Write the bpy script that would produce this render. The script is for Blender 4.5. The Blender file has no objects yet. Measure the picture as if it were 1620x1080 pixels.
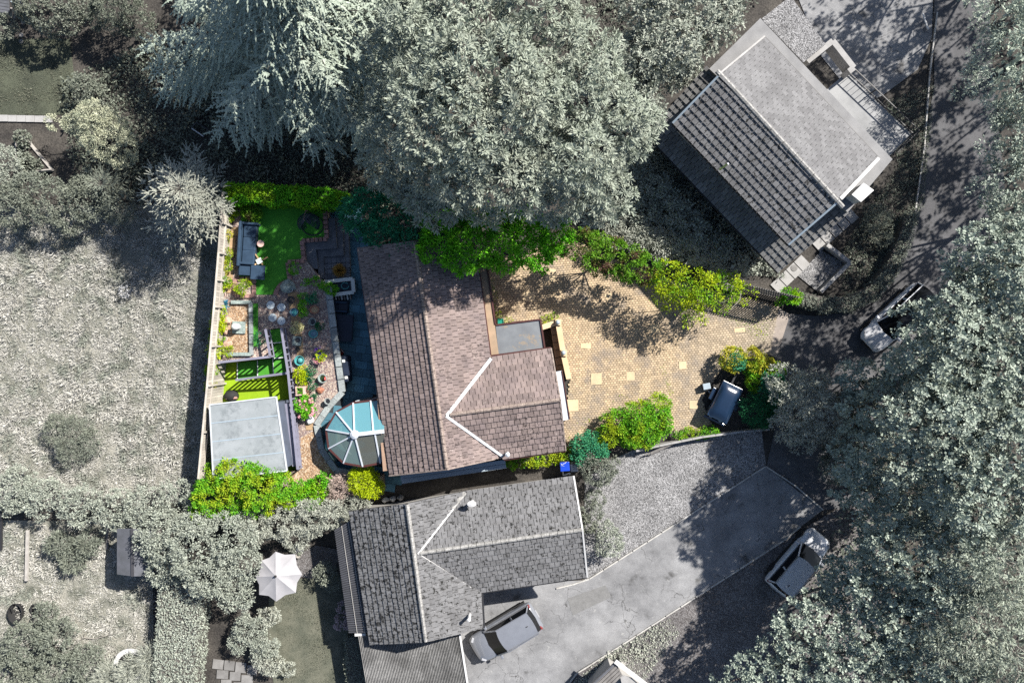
import bpy, bmesh, math, random
import numpy as np
from mathutils import Vector, Matrix

random.seed(7)
RNG = np.random.default_rng(11)
SC = bpy.context.scene
COL = SC.collection

# ------------------------------------------------------------------ camera, sky, sun, exposure
H = 42.8            # flying height of the camera in metres
S = 27.0            # picture pixels (of 1620) per metre on the ground
cam_d = bpy.data.cameras.new("camera")
cam_d.sensor_width = 36.0
cam_d.lens = 36.0 * H * S / 1620.0
cam_d.clip_start = 0.5
cam_d.clip_end = 2000.0
cam = bpy.data.objects.new("camera", cam_d)
cam.location = (0, 0, H)
COL.objects.link(cam)
SC.camera = cam

SUN_EL = math.radians(41)
SUN_AZ = math.atan2(0.78, 0.62)          # clockwise from +Y
sun_dir = Vector((math.sin(SUN_AZ) * math.cos(SUN_EL), math.cos(SUN_AZ) * math.cos(SUN_EL), math.sin(SUN_EL)))
world = bpy.data.worlds.new("World")
SC.world = world
world.use_nodes = True
wn = world.node_tree
bg = wn.nodes["Background"]
sky = wn.nodes.new("ShaderNodeTexSky")
sky.sky_type = 'NISHITA'
sky.sun_disc = False
sky.sun_elevation = SUN_EL
sky.sun_rotation = SUN_AZ
sky.dust_density = 0.9
wn.links.new(sky.outputs[0], bg.inputs[0])
bg.inputs[1].default_value = 0.06
sl = bpy.data.lights.new("sun", 'SUN')
sl.energy = 5.0
sl.angle = math.radians(0.5)
sl.color = (1.0, 0.95, 0.875)
so = bpy.data.objects.new("sun", sl)
so.rotation_euler = sun_dir.to_track_quat('Z', 'Y').to_euler()
so.location = sun_dir * 90
COL.objects.link(so)
SC.view_settings.view_transform = 'Standard'
SC.view_settings.look = 'None'
SC.view_settings.exposure = 0.95
SC.view_settings.gamma = 1.0
SC.cycles.max_bounces = 5
SC.cycles.diffuse_bounces = 1
SC.cycles.glossy_bounces = 2
SC.cycles.transmission_bounces = 3
SC.cycles.transparent_max_bounces = 8
SC.cycles.use_denoising = False
SC.cycles.caustics_reflective = False
SC.cycles.caustics_refractive = False

# ------------------------------------------------------------------ helpers
def P(px, py, z=0.0):
    """Point at height z that stands at this place of the photograph."""
    k = (H - z) / H / S
    return Vector(((px - 810) * k, (540 - py) * k, z))

def PX(w):
    k = (H - w[2]) / H / S
    return (w[0] / k + 810, 540 - w[1] / k)

WORLD = {}
def wl(o):
    return WORLD.get(o.name, Vector((0, 0, 0))) if o else Vector((0, 0, 0))

def tag(o, label=None, cat=None, group=None, kind=None):
    if label: o["label"] = label
    if cat: o["category"] = cat
    if group: o["group"] = group
    if kind: o["kind"] = kind
    return o

def thing(name, loc, label, cat, group=None, rotz=0.0):
    o = bpy.data.objects.new(name, None)
    o.empty_display_size = 0.3
    o.location = loc
    o.rotation_euler = (0, 0, rotz)
    COL.objects.link(o)
    WORLD[o.name] = Vector(loc)
    return tag(o, label, cat, group)

def link_mesh(name, me, parent=None, origin=None, local=False):
    o = bpy.data.objects.new(name, me)
    COL.objects.link(o)
    org = Vector(origin) if origin is not None else Vector((0, 0, 0))
    if parent:
        o.parent = parent
        o.location = org if local else org - wl(parent)
    else:
        o.location = org
    WORLD[o.name] = org
    return o

def np_mesh(name, verts, k, mat, smooth=False):
    """verts: (n*k,3) array, one k-gon per k successive points."""
    verts = np.asarray(verts, dtype=np.float32)
    n = len(verts)
    me = bpy.data.meshes.new(name)
    me.vertices.add(n)
    me.vertices.foreach_set("co", verts.ravel())
    me.loops.add(n)
    me.loops.foreach_set("vertex_index", np.arange(n, dtype=np.int32))
    me.polygons.add(n // k)
    me.polygons.foreach_set("loop_start", np.arange(0, n, k, dtype=np.int32))
    me.polygons.foreach_set("loop_total", np.full(n // k, k, dtype=np.int32))
    me.update(calc_edges=True)
    me.materials.append(mat)
    return me

JIT = [0]
def jit():
    JIT[0] = (JIT[0] + 1) % 7
    return JIT[0] * .0013      # keeps the tops of pieces that meet from lying in one plane

class MB:
    def __init__(s):
        s.v = []; s.f = []
    def add(s, vs, fs):
        b = len(s.v)
        s.v += [Vector(q) for q in vs]
        s.f += [[i + b for i in f] for f in fs]
        return s
    def prism(s, pts, z0, z1):
        """pts: plan outline (x,y[,z ignored])."""
        n = len(pts)
        a = sum(pts[i][0] * pts[(i + 1) % n][1] - pts[(i + 1) % n][0] * pts[i][1] for i in range(n))
        if a < 0: pts = pts[::-1]
        vs = [(p[0], p[1], z0) for p in pts] + [(p[0], p[1], z1) for p in pts]
        fs = [list(range(n))[::-1], list(range(n, 2 * n))] + [[i, (i + 1) % n, n + (i + 1) % n, n + i] for i in range(n)]
        return s.add(vs, fs)
    def slab3(s, pts, dz):
        """3-D outline, extruded straight down by dz."""
        n = len(pts)
        a = sum(pts[i][0] * pts[(i + 1) % n][1] - pts[(i + 1) % n][0] * pts[i][1] for i in range(n))
        if a < 0: pts = pts[::-1]
        vs = [(p[0], p[1], p[2] - dz) for p in pts] + [tuple(p) for p in pts]
        fs = [list(range(n))[::-1], list(range(n, 2 * n))] + [[i, (i + 1) % n, n + (i + 1) % n, n + i] for i in range(n)]
        return s.add(vs, fs)
    def sheet(s, pts):
        n = len(pts)
        a = sum(pts[i][0] * pts[(i + 1) % n][1] - pts[(i + 1) % n][0] * pts[i][1] for i in range(n))
        if a < 0: pts = pts[::-1]
        return s.add([tuple(p) for p in pts], [list(range(n))])
    def box(s, c, d, rz=0.0, rx=0.0, ry=0.0):
        R = Matrix.Rotation(rz, 3, 'Z') @ Matrix.Rotation(ry, 3, 'Y') @ Matrix.Rotation(rx, 3, 'X')
        c = Vector(c) + Vector((0, 0, jit())); h = [q / 2 for q in d]
        vs = [c + R @ Vector((x * h[0], y * h[1], z * h[2])) for z in (-1, 1) for (x, y) in ((-1, -1), (1, -1), (1, 1), (-1, 1))]
        return s.add(vs, [[3, 2, 1, 0], [4, 5, 6, 7], [0, 1, 5, 4], [1, 2, 6, 5], [2, 3, 7, 6], [3, 0, 4, 7]])
    def bar(s, a, b, w, h):
        a = Vector(a); b = Vector(b); d = (b - a)
        if d.length < 1e-6: return s
        lift = Vector((0, 0, jit())); a = a + lift; b = b + lift
        d.normalize()
        sd = d.cross(Vector((0, 0, 1)))
        if sd.length < 1e-3: sd = Vector((1, 0, 0))
        sd.normalize(); up = sd.cross(d)
        vs = []
        for p in (a, b):
            for (x, y) in ((-1, -1), (1, -1), (1, 1), (-1, 1)):
                vs.append(p + sd * (x * w / 2) + up * (y * h / 2))
        return s.add(vs, [[0, 1, 2, 3], [7, 6, 5, 4], [1, 0, 4, 5], [2, 1, 5, 6], [3, 2, 6, 7], [0, 3, 7, 4]])
    def tube(s, pts, r, n=8, r2=None, cap=True):
        pts = [Vector(p) for p in pts]
        m = len(pts); b = len(s.v); prev = None
        for i, p in enumerate(pts):
            d = (pts[min(i + 1, m - 1)] - pts[max(i - 1, 0)]).normalized()
            if prev is None:
                sd = d.cross(Vector((0, 0, 1)))
                if sd.length < 1e-3: sd = Vector((1, 0, 0))
            else:
                sd = prev - d * prev.dot(d)
                if sd.length < 1e-4: sd = d.orthogonal()
            sd.normalize(); prev = sd
            up = d.cross(sd)
            rr = r if r2 is None else r + (r2 - r) * i / max(1, m - 1)
            for k in range(n):
                a = 2 * math.pi * k / n
                s.v.append(p + sd * (math.cos(a) * rr) + up * (math.sin(a) * rr))
        for i in range(m - 1):
            for k in range(n):
                s.f.append([b + i * n + k, b + i * n + (k + 1) % n, b + (i + 1) * n + (k + 1) % n, b + (i + 1) * n + k])
        if cap:
            s.f.append([b + k for k in range(n)][::-1])
            s.f.append([b + (m - 1) * n + k for k in range(n)])
        return s
    def lathe(s, c, prof, n=20, sx=1.0, sy=1.0):
        c = Vector(c); b = len(s.v)
        for (r, z) in prof:
            for k in range(n):
                a = 2 * math.pi * k / n
                s.v.append(c + Vector((math.cos(a) * r * sx, math.sin(a) * r * sy, z)))
        for i in range(len(prof) - 1):
            for k in range(n):
                s.f.append([b + i * n + k, b + i * n + (k + 1) % n, b + (i + 1) * n + (k + 1) % n, b + (i + 1) * n + k])
        s.f.append([b + k for k in range(n)][::-1])
        s.f.append([b + (len(prof) - 1) * n + k for k in range(n)])
        return s
    def rock(s, c, r, seed=0):
        rr = random.Random(seed); c = Vector(c)
        bm = bmesh.new(); bmesh.ops.create_icosphere(bm, subdivisions=2, radius=1.0)
        ph = [rr.uniform(0, 6) for _ in range(6)]
        for q in bm.verts:
            k = 1 + .16 * math.sin(3 * q.co.x + ph[0]) + .14 * math.sin(4 * q.co.y + ph[1]) + .1 * math.sin(5 * q.co.z + ph[2] + 2 * q.co.x)
            q.co = Vector((q.co.x * r[0] * k, q.co.y * r[1] * k, max(-.5, q.co.z) * r[2] * k))
        bm.verts.index_update()
        s.add([c + q.co for q in bm.verts], [[w.index for w in f.verts] for f in bm.faces])
        bm.free()
        return s
    def mesh(s, name, mat, origin=(0, 0, 0), smooth=False):
        me = bpy.data.meshes.new(name)
        o = Vector(origin)
        me.from_pydata([tuple(q - o) for q in s.v], [], s.f)
        me.materials.append(mat)
        if smooth:
            me.polygons.foreach_set("use_smooth", [True] * len(me.polygons))
        me.update()
        return me
    def build(s, name, mat, parent=None, origin=None, local=False, smooth=False, bevel=0, subsurf=0):
        if origin is None:
            if local:
                origin = (0, 0, 0)
            elif parent is not None:
                origin = wl(parent)
            else:
                xs = [q.x for q in s.v]; ys = [q.y for q in s.v]; zs = [q.z for q in s.v]
                origin = ((min(xs) + max(xs)) / 2, (min(ys) + max(ys)) / 2, min(zs))
        me = s.mesh(name, mat, origin, smooth)
        o = link_mesh(name, me, parent, origin, local)
        if bevel:
            m = o.modifiers.new("bevel", 'BEVEL'); m.width = bevel; m.segments = 2; m.limit_method = 'ANGLE'
        if subsurf:
            m = o.modifiers.new("subsurf", 'SUBSURF'); m.levels = subsurf; m.render_levels = subsurf
        return o

def poly(pts, z=0.0):
    return [P(x, y, z) for (x, y) in pts]

def inside(px, py, pts):
    c = False; n = len(pts)
    for i in range(n):
        x1, y1 = pts[i]; x2, y2 = pts[(i + 1) % n]
        if (y1 > py) != (y2 > py) and px < (x2 - x1) * (py - y1) / (y2 - y1) + x1:
            c = not c
    return c

# ------------------------------------------------------------------ materials
def nodes(name):
    m = bpy.data.materials.new(name); m.use_nodes = True
    nt = m.node_tree; b = nt.nodes["Principled BSDF"]
    return m, nt, b

def N(nt, t, **kw):
    n = nt.nodes.new(t)
    for k, v in kw.items(): setattr(n, k, v)
    return n

def mix(nt, fac, a, b, mode='MIX'):
    n = nt.nodes.new("ShaderNodeMix"); n.data_type = 'RGBA'; n.blend_type = mode
    for sock, val in ((n.inputs[0], fac), (n.inputs[6], a), (n.inputs[7], b)):
        if hasattr(val, 'is_output'): nt.links.new(val, sock)
        elif isinstance(val, (int, float)): sock.default_value = val
        else: sock.default_value = (*val, 1) if len(val) == 3 else val
    return n.outputs[2]

def ramp(nt, fac, lo, hi):
    n = nt.nodes.new("ShaderNodeMapRange"); n.clamp = True
    n.inputs[1].default_value = lo; n.inputs[2].default_value = hi
    nt.links.new(fac, n.inputs[0])
    return n.outputs[0]

def noise(nt, pos, scale, detail=5, rough=.6):
    n = nt.nodes.new("ShaderNodeTexNoise")
    n.inputs["Scale"].default_value = scale; n.inputs["Detail"].default_value = detail; n.inputs["Roughness"].default_value = rough
    nt.links.new(pos, n.inputs["Vector"])
    return n.outputs[0]

def mat(name, c1, c2=None, scale=2.0, rough=.85, bump=0.0, bscale=40, spec=.3, metal=0.0, island=0.0, fine=0.0,
        moss=None, mossr=(.58, .66), mscale=1.6, mossg=0, lo=.35, hi=.65, spots=None, drift=None):
    m, nt, b = nodes(name)
    geo = N(nt, "ShaderNodeNewGeometry"); pos = geo.outputs["Position"]
    c2 = c2 or tuple(q * .8 for q in c1)
    col = mix(nt, ramp(nt, noise(nt, pos, scale), lo, hi), c1, c2)
    if fine:
        f = noise(nt, pos, bscale, 3)
        col = mix(nt, fine, col, mix(nt, ramp(nt, f, .3, .7), (0.15, 0.15, 0.15), (1.75, 1.75, 1.75)), 'MULTIPLY') if False else \
            mix(nt, 1.0, col, mix(nt, ramp(nt, f, .3, .7), (1 - fine,) * 3, (1 + fine,) * 3), 'MULTIPLY')
    if island:
        oi = N(nt, "ShaderNodeObjectInfo")
        ad = N(nt, "ShaderNodeMath", operation='ADD'); nt.links.new(oi.outputs["Random"], ad.inputs[0]); nt.links.new(geo.outputs["Random Per Island"], ad.inputs[1])
        fr = N(nt, "ShaderNodeMath", operation='FRACT'); nt.links.new(ad.outputs[0], fr.inputs[0])
        col = mix(nt, 1.0, col, mix(nt, fr.outputs[0], (1 - island,) * 3, (1 + island,) * 3), 'MULTIPLY')
    if moss:
        mf = noise(nt, pos, mscale, 8, .75)
        fac = ramp(nt, mf, *mossr)
        if mossg:
            mg = N(nt, "ShaderNodeMath", operation='MULTIPLY'); nt.links.new(fac, mg.inputs[0]); nt.links.new(ramp(nt, noise(nt, pos, mossg, 3), .42, .6), mg.inputs[1]); fac = mg.outputs[0]
        col = mix(nt, fac, col, moss)
    if drift:      # one end of the surface is more weathered
        sx = N(nt, 'ShaderNodeSeparateXYZ'); nt.links.new(pos, sx.inputs[0])
        ad = N(nt, 'ShaderNodeMath', operation='MULTIPLY_ADD'); nt.links.new(noise(nt, pos, .5, 4), ad.inputs[0]); ad.inputs[1].default_value = 6.0; nt.links.new(sx.outputs[0], ad.inputs[2])
        md = N(nt, 'ShaderNodeMath', operation='MULTIPLY'); md.inputs[1].default_value = .75; nt.links.new(ramp(nt, ad.outputs[0], drift[0] + 3, drift[1] + 3), md.inputs[0])
        col = mix(nt, md.outputs[0], col, mix(nt, 1.0, drift[2], mix(nt, fr.outputs[0], (.8,) * 3, (1.2,) * 3), 'MULTIPLY'))
    if spots:
        sp = noise(nt, pos, 14, 2)
        col = mix(nt, ramp(nt, sp, .68, .72), col, spots)
    nt.links.new(col, b.inputs["Base Color"])
    b.inputs["Roughness"].default_value = rough
    b.inputs["Metallic"].default_value = metal
    b.inputs["Specular IOR Level"].default_value = spec
    if bump:
        bp = N(nt, "ShaderNodeBump"); bp.inputs["Strength"].default_value = bump; bp.inputs["Distance"].default_value = .03
        nt.links.new(noise(nt, pos, bscale, 4), bp.inputs["Height"]); nt.links.new(bp.outputs[0], b.inputs["Normal"])
    return m

def gravel(name, cols, scale=16, bump=.6):
    m, nt, b = nodes(name)
    geo = N(nt, "ShaderNodeNewGeometry"); pos = geo.outputs["Position"]
    v = N(nt, "ShaderNodeTexVoronoi"); v.inputs["Scale"].default_value = scale; nt.links.new(pos, v.inputs["Vector"])
    sp = N(nt, "ShaderNodeSeparateColor"); nt.links.new(v.outputs["Color"], sp.inputs[0])
    c = mix(nt, ramp(nt, sp.outputs[0], .2, .6), cols[0], cols[1])
    c = mix(nt, ramp(nt, sp.outputs[1], .6, .85), c, cols[2])
    c = mix(nt, 1.0, c, mix(nt, ramp(nt, noise(nt, pos, .7), .3, .7), (.72,) * 3, (1.15,) * 3), 'MULTIPLY')
    nt.links.new(c, b.inputs["Base Color"]); b.inputs["Roughness"].default_value = .9; b.inputs["Specular IOR Level"].default_value = .2
    bp = N(nt, "ShaderNodeBump"); bp.inputs["Strength"].default_value = bump; bp.inputs["Distance"].default_value = .04; bp.invert = True
    nt.links.new(v.outputs["Distance"], bp.inputs["Height"]); nt.links.new(bp.outputs[0], b.inputs["Normal"])
    return m

def asphalt(name, c1, c2, crack=(.07, .07, .07), cs=.55, cw=.012, stain=False):
    m, nt, b = nodes(name)
    geo = N(nt, "ShaderNodeNewGeometry"); pos = geo.outputs["Position"]
    c = mix(nt, ramp(nt, noise(nt, pos, .45, 8, .7), .35, .65), c1, c2)
    c = mix(nt, 1.0, c, mix(nt, ramp(nt, noise(nt, pos, 25, 3), .3, .7), (.72,) * 3, (1.25,) * 3), 'MULTIPLY')
    wv = N(nt, "ShaderNodeVectorMath", operation='ADD')
    nz = nt.nodes.new("ShaderNodeTexNoise"); nz.inputs["Scale"].default_value = 1.3; nz.inputs["Detail"].default_value = 6
    nt.links.new(pos, nz.inputs["Vector"]); nt.links.new(pos, wv.inputs[0]); nt.links.new(nz.outputs["Color"], wv.inputs[1])
    v = N(nt, "ShaderNodeTexVoronoi", feature='DISTANCE_TO_EDGE'); v.inputs["Scale"].default_value = cs
    nt.links.new(wv.outputs[0], v.inputs["Vector"])
    lt = ramp(nt, v.outputs["Distance"], cw, 0.0)
    gate = ramp(nt, noise(nt, pos, .35, 2), .46, .52)
    mu = N(nt, "ShaderNodeMath", operation='MULTIPLY'); nt.links.new(lt, mu.inputs[0]); nt.links.new(gate, mu.inputs[1])
    c = mix(nt, mu.outputs[0], c, crack)
    if stain:
        c = mix(nt, ramp(nt, noise(nt, pos, .9, 4, .5), .63, .72), c, (.09, .09, .09))
        c = mix(nt, ramp(nt, noise(nt, pos, 2.2, 6, .75), .6, .72), c, (.4, .4, .39))
    nt.links.new(c, b.inputs["Base Color"]); b.inputs["Roughness"].default_value = .9; b.inputs["Specular IOR Level"].default_value = .2
    bp = N(nt, "ShaderNodeBump"); bp.inputs["Strength"].default_value = .35; bp.inputs["Distance"].default_value = .02
    nt.links.new(noise(nt, pos, 30, 3), bp.inputs["Height"]); nt.links.new(bp.outputs[0], b.inputs["Normal"])
    return m

def leaf(name, c1, c2, c3=None, trans=.25, hue=.5):
    m, nt, b = nodes(name)
    geo = N(nt, "ShaderNodeNewGeometry"); pos = geo.outputs["Position"]
    c = mix(nt, ramp(nt, geo.outputs["Random Per Island"], 0, 1), c1, c2)
    if c3:
        c = mix(nt, ramp(nt, noise(nt, pos, hue, 3), .48, .62), c, c3)
    nt.links.new(c, b.inputs["Base Color"]); b.inputs["Roughness"].default_value = .6; b.inputs["Specular IOR Level"].default_value = .25
    if trans:
        t = N(nt, "ShaderNodeBsdfTranslucent"); nt.links.new(c, t.inputs[0])
        ms = N(nt, "ShaderNodeMixShader"); ms.inputs[0].default_value = trans
        nt.links.new(b.outputs[0], ms.inputs[1]); nt.links.new(t.outputs[0], ms.inputs[2])
        nt.links.new(ms.outputs[0], nt.nodes["Material Output"].inputs[0])
    return m

def glass(name, tint, gloss=.12, rough=.03, dust=0.0, sheen_col=(.3, .6, .68)):
    m, nt, b = nodes(name)
    t = N(nt, "ShaderNodeBsdfTransparent"); t.inputs[0].default_value = (*tint, 1)
    g = N(nt, "ShaderNodeBsdfGlossy"); g.inputs["Roughness"].default_value = rough
    fr = N(nt, "ShaderNodeFresnel"); fr.inputs[0].default_value = 1.5
    ad = N(nt, "ShaderNodeMath", operation='ADD'); ad.inputs[1].default_value = gloss; nt.links.new(fr.outputs[0], ad.inputs[0])
    ms = N(nt, "ShaderNodeMixShader"); nt.links.new(ad.outputs[0], ms.inputs[0])
    nt.links.new(t.outputs[0], ms.inputs[1]); nt.links.new(g.outputs[0], ms.inputs[2])
    last = ms.outputs[0]
    if dust:  # diffuse colour painted in to imitate brightly reflected sky
        df = N(nt, "ShaderNodeBsdfDiffuse"); df.inputs[0].default_value = (*sheen_col, 1)
        m2 = N(nt, "ShaderNodeMixShader"); m2.inputs[0].default_value = dust
        nt.links.new(last, m2.inputs[1]); nt.links.new(df.outputs[0], m2.inputs[2]); last = m2.outputs[0]
    nt.links.new(last, nt.nodes["Material Output"].inputs[0])
    return m

def paint(name, c, rough=.3, spec=.5, metal=0.0, coat=0.0):
    m, nt, b = nodes(name)
    geo = N(nt, "ShaderNodeNewGeometry")
    col = mix(nt, ramp(nt, noise(nt, geo.outputs["Position"], 3), .3, .7), c, tuple(q * .88 for q in c))
    nt.links.new(col, b.inputs["Base Color"])
    b.inputs["Roughness"].default_value = rough; b.inputs["Specular IOR Level"].default_value = spec
    b.inputs["Metallic"].default_value = metal; b.inputs["Coat Weight"].default_value = coat
    return m

M = {}
# grey surroundings
M['soil'] = mat('soil', (.075, .068, .06), (.035, .032, .03), .8, bump=.8, bscale=12, fine=.5)
M['meadow'] = mat('meadow', (0.324, 0.315, 0.275), (0.117, 0.122, 0.099), 1.0, bump=.6, bscale=18, fine=.5)
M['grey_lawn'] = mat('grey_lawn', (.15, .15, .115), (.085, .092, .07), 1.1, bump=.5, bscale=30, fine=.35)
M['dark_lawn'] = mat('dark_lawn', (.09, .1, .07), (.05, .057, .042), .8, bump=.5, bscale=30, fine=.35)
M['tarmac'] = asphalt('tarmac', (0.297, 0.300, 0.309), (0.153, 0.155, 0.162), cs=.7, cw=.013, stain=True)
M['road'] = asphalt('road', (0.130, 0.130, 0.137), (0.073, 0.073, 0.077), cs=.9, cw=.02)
M['tarmac_patch'] = mat('tarmac_patch', (.2, .2, .2), (.165, .165, .165), 3, fine=.25)
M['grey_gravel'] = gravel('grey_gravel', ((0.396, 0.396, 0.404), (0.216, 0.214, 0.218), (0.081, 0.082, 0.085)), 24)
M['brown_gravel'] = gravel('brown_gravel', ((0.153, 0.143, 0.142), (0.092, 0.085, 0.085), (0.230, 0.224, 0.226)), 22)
M['kerb'] = mat('kerb', (.5, .49, .47), (.36, .35, .33), 3, fine=.2)
M['concrete'] = mat('concrete', (0.378, 0.373, 0.370), (0.297, 0.291, 0.285), 1.5, fine=.15, bump=.2)
M['slab_grey'] = mat('slab_grey', (.24, .235, .23), (.17, .165, .16), 2, fine=.2, island=.15)
M['grey_tile'] = mat('grey_tile', (0.171, 0.172, 0.178), (0.138, 0.138, 0.142), 1.2, fine=.25, island=.15, moss=(0.022, 0.022, 0.021), mossr=(.555, .585), mscale=5, spots=(0.367, 0.365, 0.362))
M['mossy_tile'] = mat('mossy_tile', (0.178, 0.179, 0.185), (0.142, 0.143, 0.147), 1.2, fine=.25, island=.14, moss=(0.021, 0.021, 0.021), mossr=(.52, .55), mscale=5, spots=(0.356, 0.354, 0.351))
M['pale_tile'] = mat('pale_tile', (0.198, 0.198, 0.203), (0.158, 0.157, 0.162), 1.0, fine=.25, bscale=25, island=.14, moss=(0.081, 0.082, 0.081), mossr=(.6, .63), mscale=8)
M['ridge_grey'] = mat('ridge_grey', (.36, .355, .345), (.2, .197, .19), 5, fine=.4, bscale=18)
M['grey_wall'] = mat('grey_wall', (.4, .39, .37), (.33, .32, .31), 1.5, fine=.12)
M['flat_grey'] = mat('flat_grey', (0.275, 0.275, 0.278), (0.214, 0.214, 0.218), 1.1, fine=.2, bump=.2)
M['white_grey'] = paint('white_grey', (.6, .6, .6), .5)
M['terrace_deck'] = mat('terrace_deck', (.34, .345, .35), (.24, .245, .25), .9, fine=.15)
M['corrugated'] = mat('corrugated', (.26, .26, .26), (.13, .13, .13), .9, rough=.7, fine=.3, bscale=10)
M['dark_sheet'] = mat('dark_sheet', (.06, .06, .068), (.045, .045, .05), 1.2, rough=.5)
M['felt_grey'] = mat('felt_grey', (.12, .125, .145), (.085, .09, .1), 1.5, fine=.15)
M['dark_metal'] = paint('dark_metal', (.03, .03, .033), .45, .5)
M['black_rubber'] = mat('black_rubber', (.02, .02, .022), (.03, .03, .03), 5, rough=.8)
M['grey_wood'] = mat('grey_wood', (.24, .23, .22), (.16, .15, .145), 3, fine=.2)
M['pale_wood'] = mat('pale_wood', (.42, .4, .37), (.32, .3, .28), 3, fine=.2)
M['bark'] = mat('bark', (.12, .11, .1), (.07, .065, .06), 4, bump=.5, bscale=20)
M['twig'] = mat('twig', (.34, .32, .29), (.24, .225, .2), 5)
M['parasol'] = mat('parasol', (.38, .375, .39), (.33, .325, .34), 1.5, rough=.9)
# coloured garden
M['paver'] = mat('paver', (.52, .4, .26), (.42, .325, .22), .8, fine=.25, island=.22, moss=(.3, .25, .2), mossr=(.48, .62), mscale=.55, drift=(8.5, 14.5, (.36, .315, .255)))
M['paver_joint'] = mat('paver_joint', (.29, .225, .155), (.2, .165, .105), 1.5, fine=.3)
M['pale_slab'] = mat('pale_slab', (.62, .49, .31), (.52, .41, .27), 2, fine=.2, island=.12)
M['brown_tile'] = mat('brown_tile', (.24, .19, .177), (.175, .14, .137), 1.2, fine=.25, island=.2, moss=(.035, .028, .027), mossr=(.55, .58), mscale=6, mossg=.22, spots=(.5, .44, .4))
M['ridge_pink'] = mat('ridge_pink', (.33, .27, .235), (.19, .15, .135), 6, fine=.4, bscale=18)
M['gutter_red'] = paint('gutter_red', (.07, .022, .02), .5)
M['lead_white'] = paint('lead_white', (.55, .58, .61), .45)
M['lead_blue'] = paint('lead_blue', (.33, .4, .46), .45)
M['upvc'] = paint('upvc', (.6, .64, .7), .35)
M['felt_blue'] = mat('felt_blue', (.2, .215, .23), (.15, .16, .175), 1.2, rough=.35, spec=.6, fine=.1, moss=(.27, .22, .165), mossr=(.55, .62), mscale=1.0)
M['soffit_tan'] = mat('soffit_tan', (.4, .29, .2), (.31, .23, .16), 1.5, fine=.15, moss=(.1, .07, .05), mossr=(.64, .7), mscale=3)
M['cream_render'] = mat('cream_render', (.66, .52, .33), (.56, .43, .27), 1.2, fine=.1)
M['brick_house'] = mat('brick_house', (.36, .24, .17), (.28, .19, .14), 2, fine=.2)
M['slate'] = mat('slate', (.09, .22, .3), (.06, .15, .2), 1.2, rough=.6, fine=.25, island=.3)
M['slate_joint'] = mat('slate_joint', (.04, .05, .06), (.03, .035, .04), 2)
M['stone_step'] = mat('stone_step', (.17, .18, .2), (.11, .12, .14), 2, fine=.35, bscale=20, island=.15)
M['red_brick'] = mat('red_brick', (.34, .2, .17), (.25, .15, .14), 4, fine=.3, island=.25)
M['sandstone'] = mat('sandstone', (.45, .32, .19), (.33, .22, .13), 2.5, fine=.25, island=.15)
M['pink_gravel'] = gravel('pink_gravel', ((.35, .26, .215), (.2, .15, .155), (.52, .45, .38)), 17)
M['tan_gravel'] = gravel('tan_gravel', ((.42, .28, .17), (.25, .16, .1), (.55, .44, .33)), 15)
M['coping'] = mat('coping', (.3, .33, .33), (.22, .245, .25), 2.5, fine=.3, bscale=18, island=.2)
M['turf'] = mat('turf', (.075, .29, .035), (.055, .235, .03), 1.5, rough=.95, fine=.25, bscale=45, spec=.1)  # deeper green with the shade over the lawn put into the colour
M['turf_lit'] = mat('turf_lit', (.27, .42, .02), (.22, .36, .017), 1.5, rough=.95, fine=.2, bscale=45, spec=.1)  # lit copy of the turf, sunshine put into the colour
M['lilac_rail'] = mat('lilac_rail', (.23, .23, .3), (.19, .19, .25), 2, fine=.1)
M['shed_felt'] = mat('shed_felt', (0.317, 0.343, 0.361), (0.246, 0.273, 0.286), .9, rough=.7, fine=.12, moss=(0.185, 0.207, 0.220), mossr=(.5, .64), mscale=1.4)
M['shed_wall'] = mat('shed_wall', (.1, .12, .17), (.08, .095, .13), 2)
M['navy_rattan'] = mat('navy_rattan', (.02, .035, .06), (.015, .026, .045), 6, rough=.5, bump=.4, bscale=60)
M['navy_cushion'] = mat('navy_cushion', (.03, .06, .105), (.022, .045, .08), 3, rough=.8)
M['navy_cover'] = mat('navy_cover', (.016, .026, .05), (.011, .018, .035), 2, rough=.55, spec=.4)
M['teal_glaze'] = paint('teal_glaze', (.08, .33, .33), .25, .6)
M['blue_glaze'] = paint('blue_glaze', (.1, .2, .27), .3, .6)
M['black_glaze'] = paint('black_glaze', (.025, .027, .032), .3, .5)
M['terracotta'] = mat('terracotta', (.42, .19, .12), (.33, .15, .1), 3, fine=.15)
M['pale_pink_clay'] = mat('pale_pink_clay', (.66, .45, .4), (.56, .38, .33), 3, fine=.1)
M['white_stone'] = mat('white_stone', (.66, .68, .66), (.55, .58, .57), 4, fine=.2)
M['grey_stone'] = mat('grey_stone', (.3, .36, .34), (.2, .25, .24), 3, fine=.4, bscale=12, bump=.5)
M['pink_rock'] = mat('pink_rock', (.55, .37, .28), (.4, .26, .2), 3, fine=.3, bscale=14, bump=.5)
M['rust_rock'] = mat('rust_rock', (.4, .17, .1), (.28, .12, .08), 4, fine=.3, bscale=14)
M['pale_disc'] = mat('pale_disc', (.55, .62, .66), (.47, .54, .58), 4, fine=.12)
M['timber_warm'] = mat('timber_warm', (.55, .37, .2), (.42, .28, .15), 3, fine=.15)
M['fence_pale'] = mat('fence_pale', (.52, .48, .42), (.38, .35, .31), 2, fine=.2, island=.18)
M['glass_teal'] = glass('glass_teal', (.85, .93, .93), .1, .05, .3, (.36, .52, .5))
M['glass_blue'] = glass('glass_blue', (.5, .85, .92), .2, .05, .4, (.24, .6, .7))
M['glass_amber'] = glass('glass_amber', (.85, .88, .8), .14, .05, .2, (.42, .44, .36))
M['car_glass'] = paint('car_glass', (.008, .009, .011), .05, .25)
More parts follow.
